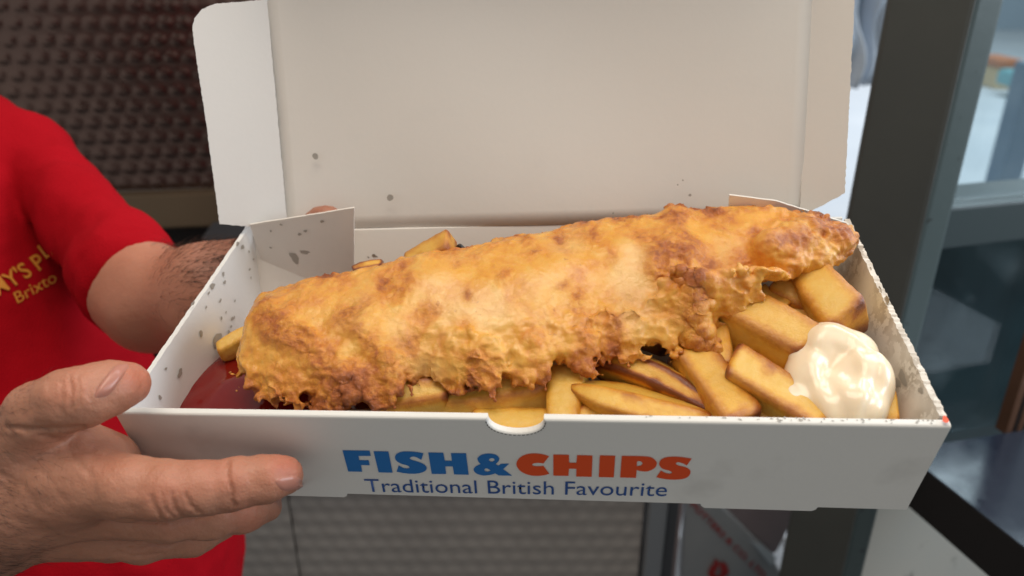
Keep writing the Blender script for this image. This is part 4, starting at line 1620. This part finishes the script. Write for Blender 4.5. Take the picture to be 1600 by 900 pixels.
mm.base(mm.mix(mm.math('MULTIPLY', s1, 0.8), mm.mix(mm.noise(6, 3), (0.55, 0.50, 0.42), (0.40, 0.42, 0.40)), (0.06, 0.05, 0.045)))
M_CREAM = mm.m
mm = Mat('white_carton', (0.40, 0.42, 0.44), 0.6)
mm.base(mm.mix(mm.noise(12, 3), (0.44, 0.45, 0.46), (0.33, 0.35, 0.38)))
M_CARTON = mm.m
mm = Mat('pink_carton', (0.34, 0.27, 0.28), 0.6)
mm.base(mm.mix(mm.noise(12, 3), (0.36, 0.27, 0.28), (0.26, 0.22, 0.23)))
M_CARTON2 = mm.m
M_REDINK = Mat('red_ink', (0.42, 0.035, 0.035), 0.6).m
M_GREYSTEEL = Mat('grey_steel', (0.30, 0.32, 0.34), 0.35, metal=0.6).m
M_DARKSTRIP = Mat('dark_strip', (0.045, 0.048, 0.055), 0.5).m
M_DULLRED = Mat('dull_red', (0.14, 0.012, 0.018), 0.6).m
M_PAVE = Mat('paving', (0.50, 0.53, 0.56), 0.7)
M_PAVE.base(M_PAVE.mix(M_PAVE.noise(0.8, 4), (0.60, 0.63, 0.66), (0.38, 0.43, 0.49)))
M_PAVE = M_PAVE.m
mm = Mat('plastic_sheet', (0.62, 0.68, 0.76), 0.25, spec=0.6)
M_SHEET = mm.m
M_BEIGE = Mat('beige_card', (0.55, 0.42, 0.24), 0.7).m
M_TERRA = Mat('terracotta', (0.45, 0.17, 0.08), 0.7).m
M_TEAL = Mat('teal_plastic', (0.16, 0.38, 0.42), 0.4).m
M_BLUEGREY = Mat('blue_grey_paint', (0.16, 0.24, 0.33), 0.5).m
M_RUST = Mat('brown_wood', (0.13, 0.062, 0.035), 0.5)
M_RUST.base(M_RUST.mix(M_RUST.noise(30, 4), (0.17, 0.08, 0.045), (0.07, 0.035, 0.022)))
M_RUST = M_RUST.m
# glass: clear, mirrors at a glancing angle, a little smeared
g = bpy.data.materials.new('window_glass')
g.use_nodes = True
nt = g.node_tree
nt.nodes.clear()
og_ = nt.nodes.new('ShaderNodeOutputMaterial')
tr = nt.nodes.new('ShaderNodeBsdfTransparent')
tr.inputs['Color'].default_value = (0.80, 0.88, 0.90, 1)
gl = nt.nodes.new('ShaderNodeBsdfGlossy')
gl.inputs['Roughness'].default_value = 0.06
df = nt.nodes.new('ShaderNodeBsdfDiffuse')
df.inputs['Color'].default_value = (0.45, 0.55, 0.60, 1)
lw = nt.nodes.new('ShaderNodeLayerWeight')
lw.inputs['Blend'].default_value = 0.5
pw = nt.nodes.new('ShaderNodeMath')
pw.operation = 'POWER'
pw.inputs[1].default_value = 4.0
nt.links.new(lw.outputs['Facing'], pw.inputs[0])
fr = nt.nodes.new('ShaderNodeMath')
fr.operation = 'MULTIPLY_ADD'
fr.inputs[1].default_value = 0.85
fr.inputs[2].default_value = 0.03
nt.links.new(pw.outputs[0], fr.inputs[0])
m1 = nt.nodes.new('ShaderNodeMixShader')
m2 = nt.nodes.new('ShaderNodeMixShader')
tc = nt.nodes.new('ShaderNodeTexCoord')
nz = nt.nodes.new('ShaderNodeTexNoise')
nz.inputs['Scale'].default_value = 9
nz.inputs['Detail'].default_value = 5
rp = nt.nodes.new('ShaderNodeMapRange')
rp.inputs['From Min'].default_value = 0.48
rp.inputs['From Max'].default_value = 0.80
rp.inputs['To Max'].default_value = 0.22
nt.links.new(tc.outputs['Object'], nz.inputs['Vector'])
nt.links.new(nz.outputs['Fac'], rp.inputs['Value'])
nt.links.new(fr.outputs[0], m1.inputs['Fac'])
nt.links.new(tr.outputs[0], m1.inputs[1])
nt.links.new(gl.outputs[0], m1.inputs[2])
nt.links.new(rp.outputs['Result'], m2.inputs['Fac'])
nt.links.new(m1.outputs[0], m2.inputs[1])
nt.links.new(df.outputs[0], m2.inputs[2])
nt.links.new(m2.outputs[0], og_.inputs['Surface'])
M_GLASS = g


def dimpled(name, P0, u, v, nrm, Lu, Lv, pitch, hgt, mat, parent, step):
    """sheet pressed with staggered oval bumps"""
    nu, nv = int(Lu / step), int(Lv / step)
    a = np.linspace(0, Lu, nu + 1)
    b = np.linspace(0, Lv, nv + 1)
    A, B_ = np.meshgrid(a, b, indexing='xy')
    ry = pitch * 0.92
    row = np.floor(B_ / ry)
    sh = (row % 2) * 0.5
    cx = (A / pitch + sh) % 1.0 - 0.5
    cy = (B_ / ry) % 1.0 - 0.5
    r = np.sqrt((cx / 0.44) ** 2 + (cy / 0.36) ** 2)
    Hh = hgt * np.clip(1 - r ** 2.2, 0, 1) ** 0.8 + 0.0006 * np.sin(A * 9 + 1.3 * np.sin(B_ * 5))
    P = P0 + A[..., None] * u + B_[..., None] * v + Hh[..., None] * nrm
    I = np.arange((nu + 1) * (nv + 1)).reshape(nv + 1, nu + 1)
    F = np.stack([I[:-1, :-1], I[:-1, 1:], I[1:, 1:], I[1:, :-1]], -1).reshape(-1, 4)
    return mk(name, P.reshape(-1, 3), F, mat, parent)


# --- back wall of the stall
WY = math.radians(7)
WU = np.array([math.cos(WY), math.sin(WY), 0])
WN = np.array([math.sin(WY), -math.cos(WY), 0])
WP = np.array([-0.55, 1.12, 0])
wall = empty('stall_wall', loc=(WP[0], WP[1], 0))
tag(wall, 'dark embossed steel stall wall behind the red shirt', 'wall')
wo = np.array(wall.location)
zt = yaw_plane(170, 299, WP, WY)[2]
zb = yaw_plane(170, 352, WP, WY)[2]
dimpled('embossed_sheet', WP - WU * 0.55 + EZ * zt - wo, WU, EZ, WN, 1.25, 0.75, 0.025, 0.0020, M_WALLSTEEL, wall, 0.0036)
box('trim_rail', tuple(WP + WU * 0.075 + EZ * (zt + zb) / 2 + WN * 0.012 - wo), (1.25, 0.03, zt - zb), M_TRIM, wall, bevel=0.003, rotz=WY)
box('lower_panel', tuple(WP + WU * 0.075 + EZ * (zb / 2 - 0.001) - WN * 0.02 - wo), (1.25, 0.02, zb - 0.002), M_RECESS, wall, rotz=WY)
pk = yaw_plane(352, 358, WP + WN * 0.15, WY)
b_ = empty('storage_tub', loc=tuple(pk - EZ * 0.10))
tag(b_, 'small dull red tub with a grey lid behind the left lid corner', 'tub')
bo = np.array(b_.location)
box('tub_body', tuple(pk + WU * 0.03 - EZ * 0.055 - bo), (0.10, 0.06, 0.07), M_DULLRED, b_, bevel=0.004, rotz=WY)
box('tub_lid', tuple(pk + WU * 0.03 - EZ * 0.009 - bo), (0.108, 0.066, 0.020), M_DARKSTRIP, b_, bevel=0.003, rotz=WY)
bsz = pk[2] - 0.092
# shelf the tub stands on
sh_ = box('wall_shelf', tuple(pk + WU * 0.03 - EZ * 0.100 - WN * 0.02), (0.5, 0.16, 0.014), M_RECESS, rotz=WY)
tag(sh_, 'dark narrow shelf below the brown trim rail', 'shelf')

# --- lower counter front
CP = np.array([0.0, 0.80, 0])
xl, xr = yaw_plane(330, 860, CP, 0.0)[0] - 0.25, yaw_plane(1004, 840, CP, 0.0)[0]
xs_ = yaw_plane(455, 800, CP, 0.0)[0]
cnt = empty('steel_counter', loc=((xl + xr) / 2, 0.80, 0))
tag(cnt, 'grey dimpled steel counter front low behind the box', 'counter')
co = np.array(cnt.location)
dimpled('front_sheet', np.array([xl, 0.797, 0.10]) - co, EX, EZ, -EY, xs_ - xl - 0.0008, 0.72, 0.025, 0.0011, M_COUNTERSTEEL, cnt, 0.0036)
dimpled('front_sheet', np.array([xs_, 0.800, 0.10]) - co, EX, EZ, -EY, xr - xs_ - 0.002, 0.72, 0.025, 0.0011, M_COUNTERSTEEL, cnt, 0.0036)
box('counter_top', (0, 0.13, 0.834), (xr - xl, 0.30, 0.024), M_RECESS, cnt, bevel=0.003)
box('corner_strip', (xr + 0.014 - co[0], 0.0, 0.46), (0.024, 0.035, 0.72), M_GREYSTEEL, cnt, bevel=0.003)
box('dark_edge_strip', (xr + 0.036 - co[0], 0.010, 0.46), (0.016, 0.03, 0.72), M_DARKSTRIP, cnt, bevel=0.002)

# --- cartons with red print beside the counter
K0 = np.array([0.0, 0.93, 0])
kx0, kx1 = yaw_plane(1040, 850, K0, 0)[0], yaw_plane(1072, 850, K0, 0)[0]
ct = box('pink_carton', ((kx0 + kx1) / 2 - 0.01, 1.02, 0.36), (kx1 - kx0 + 0.02, 0.10, 0.72), M_CARTON2, bevel=0.002)
tag(ct, 'dull pink printed carton wedged beside the steel counter strip', 'carton')
kp = [yaw_plane(1072, 770, K0, .22), yaw_plane(1062, 930, K0, .22), yaw_plane(1260, 960, K0, .22), yaw_plane(1205, 870, K0, .22), yaw_plane(1105, 770, K0, .22)]
carton = empty('white_carton', loc=tuple(kp[1]))
tag(carton, 'white carton with slanting red lettering low beneath the box', 'carton')
ko = np.array(carton.location)
slab('carton_body', [p - ko for p in kp], (0.02, 0.10, 0), M_CARTON, carton, bevel=0.002)
kp2 = [yaw_plane(1110, 770, K0 + EY * .01, .22), yaw_plane(1208, 866, K0 + EY * .01, .22), yaw_plane(1215, 860, K0 + EY * .01, .22), yaw_plane(1260, 770, K0 + EY * .01, .22)]
lidc = slab('carton_side', [p - ko for p in kp2], (0.02, 0.09, 0), M_CARTON2, carton, bevel=0.002)
kp3 = [yaw_plane(1172, 845, K0 - EY * .004, .22), yaw_plane(1205, 884, K0 - EY * .004, .22), yaw_plane(1214, 872, K0 - EY * .004, .22), yaw_plane(1190, 852, K0 - EY * .004, .22)]
slab('carton_tape', [p - ko for p in kp3], (0, 0.0015, 0), Mat('clear_tape', (0.60, 0.66, 0.72), 0.2).m, carton)
for s_, pa, pb in (('POTTERS & CO. LTD', (1078, 790), (1192, 905)),):
    me, V = text_mesh(s_, offset=0.015)
    mn, mx_ = V.min(0), V.max(0)
    ux = (np.array(pb) - np.array(pa)) / (mx_[0] - mn[0])
    un = np.array([ux[1], -ux[0]])
    un = un / np.linalg.norm(un)
    q = np.array(pa)[None] + np.outer(V[:, 0] - mn[0], ux) + np.outer(V[:, 1], un * 10 / .73)
    for v, p in zip(me.vertices, q):
        v.co = yaw_plane(p[0], p[1], K0 - EY * .004, .22) - ko
    link('printed_words', me, M_REDINK, carton)
# round red emblem under the words
ec = np.array([1122, 892])
V, F = [], []
rs = np.random.RandomState(3)
for i in range(9):
    a = i * 0.75 + rs.uniform(-.2, .2)
    c2 = ec + np.array([math.cos(a), math.sin(a)]) * rs.uniform(5, 15)
    b0 = len(V)
    for k in range(8):
        t = 2 * math.pi * k / 8
        rr = rs.uniform(4, 8)
        V.append(yaw_plane(c2[0] + rr * math.cos(t), c2[1] + rr * math.sin(t), K0 - EY * (.004 + .0004 * i), .22) - ko)
    F.append(tuple(range(b0, b0 + 8)))
mk('printed_emblem', V, F, M_REDINK, carton, smooth=False)

# --- steel post and window on the right
PYAW = math.radians(15)
PU = np.array([math.cos(PYAW), math.sin(PYAW), 0])
PN = np.array([math.sin(PYAW), -math.cos(PYAW), 0])
PP = np.array([0.40, 0.66, 0])
e0 = yaw_plane(1322, 340, PP, PYAW)
e1 = yaw_plane(1447, 340, PP, PYAW)
e2 = yaw_plane(1487, 340, PP, PYAW)
wpost = np.dot(e1 - e0, PU)
wfr = np.dot(e2 - e1, PU)
QYAW = math.radians(-25)
QU = np.array([math.cos(QYAW), math.sin(QYAW), 0])
QN = np.array([math.sin(QYAW), -math.cos(QYAW), 0])
eq = yaw_plane(1447, 340, e0, QYAW)
wq = np.dot(eq - e0, QU)
pc = e0 + QU * wq / 2 - QN * 0.032
pc[2] = 1.25
po = box('stall_post', (0, 0, 0), (wq, 0.06, 2.5), M_POST, bevel=0.004, rotz=QYAW)
po.location = pc
tag(po, 'dark grey green painted steel post right of the lid', 'post')
win = empty('serving_window', loc=(e2[0], e2[1], 0.95))
tag(win, 'framed glass serving window to the right of the steel post', 'window')
wn_o = np.array(win.location)
fc = e1 + PU * (wfr / 2 + 0.001) - PN * 0.024
fc[2] = 1.45
box('window_frame', tuple(fc - wn_o), (wfr, 0.045, 1.4), M_FRAME, win, bevel=0.004, rotz=PYAW)
rt = yaw_plane(1490, 319, PP - PN * .015, PYAW)[2]
rb = yaw_plane(1480, 384, PP - PN * .015, PYAW)[2]
rc = e2 + PU * 0.45 - PN * 0.022
rc[2] = (rt + rb) / 2
box('window_rail', tuple(rc - wn_o), (0.9, 0.03, rt - rb), M_RAIL, win, bevel=0.003, rotz=PYAW)
for (z0, z1) in ((rt, 2.15), (0.96, rb)):
    gc = e2 + PU * 0.45 - PN * 0.022
    gc[2] = (z0 + z1) / 2
    box('glass_pane', tuple(gc - wn_o), (0.9, 0.004, z1 - z0 - 0.002), M_GLASS, win, rotz=PYAW)
# brown wooden bead at the right of the lower pane
bb = [yaw_plane(1602, 500, PP - PN * .005, PYAW), yaw_plane(1556, 690, PP - PN * .005, PYAW), yaw_plane(1566, 690, PP - PN * .005, PYAW), yaw_plane(1612, 500, PP - PN * .005, PYAW)]
bdx = (bb[0] + bb[1]) / 2
for k, (xa, xb_, mt) in enumerate(((1560, 1570, M_RUST), (1571, 1576, M_BLACKEDGE), (1577, 1585, M_RUST))):
    A_ = yaw_plane(xa, 680, PP - PN * .006, PYAW)
    B2 = yaw_plane(xb_, 680, PP - PN * .006, PYAW)
    w2 = np.dot(B2 - A_, PU)
    c2 = (A_ + B2) / 2
    c2[2] = (0.96 + rb) / 2 + 0.0
    box('glazing_bead', tuple(c2 - wn_o), (w2, 0.014, rb - 0.966), mt, win, bevel=0.001, rotz=PYAW)
A_ = yaw_plane(1586, 680, PP - PN * .006, PYAW)
c2 = A_ + PU * 0.035
c2[2] = (0.96 + rb) / 2
box('window_frame', tuple(c2 - wn_o), (0.068, 0.016, rb - 0.966), M_FRAME, win, bevel=0.002, rotz=PYAW)
# box added behind the lower pane; its dark paint stands in for shade there
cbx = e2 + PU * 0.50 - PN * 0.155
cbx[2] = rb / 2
o = box('pane_backing', tuple(cbx), (0.90, 0.06, rb), M_PANEDARK, rotz=PYAW)
tag(o, 'dark painted box added behind the lower window pane to darken it', 'pane_backing')

# --- black counter at the right
cz = 1.0
k0, k1, k2 = w_z(1408, 702, cz), w_z(1600, 854, cz), w_z(1600, 672, cz)
far = k0 + (k2 - k0) * 2.2
nearp = k0 + (k1 - k0) * 2.0
topc = empty('black_counter', loc=tuple(k0 - EZ * 0.05))
tag(topc, 'glossy black counter slab jutting in at the lower right', 'counter')
to = np.array(topc.location)
corner = far + (nearp - k0)
zl = w_z(1455, 852, cz)
th_ = 0.050
slab('counter_slab', [p - to - EZ * .0015 for p in (k0, nearp, corner, far)], (0, 0, -th_), M_BLACKEDGE, topc, bevel=0.0012)
slab('counter_laminate', [p - to - EZ * .0014 + (0.0008 * (np.mean([k0, nearp, corner, far], axis=0) - p)) for p in (k0, nearp, corner, far)], (0, 0, 0.0014), M_BLACKTOP, topc, bevel=0.0004)
# cream board low behind the counter
cp0 = PP - PN * 0.10
q0, q1 = yaw_plane(1335, 850, cp0, PYAW), yaw_plane(1640, 850, cp0, PYAW)
o = box('cream_board', tuple((q0 + q1) / 2 * np.array([1, 1, 0]) + EZ * 0.40), (np.linalg.norm((q1 - q0)[:2]), 0.02, 0.80), M_CREAM, rotz=PYAW)
tag(o, 'scuffed cream painted board under the black counter', 'board')

# --- outdoors, seen past the post and through the window
gp = mk('pavement', [(-1, 1.6, 0), (40, 1.6, 0), (40, 60, 0), (-1, 60, 0)], [(0, 1, 2, 3)], M_PAVE, smooth=False)
gp['kind'] = 'structure'
fl2 = mk('stall_floor', [(-4, -2, -0.004), (5, -2, -0.004), (5, 1.6, -0.004), (-4, 1.6, -0.004)], [(0, 1, 2, 3)], M_DARKSTRIP, smooth=False)
fl2['kind'] = 'structure'
# hanging clear plastic sheet with folds, in the slot beside the lid
SY = 1.9
x0, x1 = w_y(1300, 60, SY)[0], w_y(1420, 60, SY)[0]
zl, zh = w_y(1350, 135, SY)[2], 2.3
nu, nv = 60, 40
V = []
for j in range(nv + 1):
    for i in range(nu + 1):
        u, v = i / nu, j / nv
        x = x0 + (x1 - x0) * u
        z = zl + (zh - zl) * v
        y = SY + 0.03 * math.sin(u * 14 + 3 * math.sin(v * 5)) + 0.02 * math.sin(u * 31 + v * 9) + 0.012 * math.sin(v * 40 + u * 6)
        V.append((x + 0.01 * math.sin(v * 30), y, z))
F = [(j * (nu + 1) + i, j * (nu + 1) + i + 1, (j + 1) * (nu + 1) + i + 1, (j + 1) * (nu + 1) + i) for j in range(nv) for i in range(nu)]
o = mk('plastic_sheet', V, F, M_SHEET)
so = o.modifiers.new('thickness', 'SOLIDIFY')
so.thickness = 0.002
tag(o, 'creased bluish plastic sheet hanging between lid and post', 'sheet')


def outbox(name, px0, py0, px1, py1, Y, dy, mat, lab, cat, bevel=0.01):
    a, b = w_y(px0, py1, Y), w_y(px1, py0, Y)
    o = box(name, ((a[0] + b[0]) / 2, Y + dy / 2, (a[2] + b[2]) / 2), (b[0] - a[0], dy, b[2] - a[2]), mat, bevel=bevel)
    tag(o, lab, cat)
    return o


gy = w_z(1560, 140, 0.0)[1]
cr_ = empty('street_crate', loc=(w_y(1572, 140, gy)[0], gy, 0))
tag(cr_, 'beige crate with a terracotta lid out on the pavement', 'crate')
a, b = w_y(1540, 140, gy), w_y(1586, 106, gy)
box('crate_body', (0, 0.25, (b[2]) / 2), (b[0] - a[0], 0.5, b[2]), M_BEIGE, cr_, bevel=0.02)
b3 = w_y(1586, 93, gy)
box('crate_lid', (-0.02, 0.25, (b[2] + b3[2]) / 2), ((b[0] - a[0]) * 1.0, 0.52, b3[2] - b[2]), M_TERRA, cr_, bevel=0.02)
ty = w_z(1595, 140, 0.0)[1] - 0.6
o = outbox('teal_bag', 1578, 112, 1640, 138, ty, 0.3, M_TEAL, 'teal bag out on the pavement beside the beige crate', 'bag', 0.05)
py_ = w_z(1580, 330, 0.0)[1]
o = outbox('blue_grey_bar', 1582, 100, 1612, 330, py_, 0.15, M_BLUEGREY, 'blue grey upright bar seen through the upper pane', 'post', 0.01)  # upright box giving the blue grey band in the upper pane
o = outbox('far_building', 1100, -330, 2300, 62, 16.0, 3.0, Mat('pale_render', (0.34, 0.42, 0.50), 0.7).m, 'pale blue grey building far across the street', 'building', 0.02)
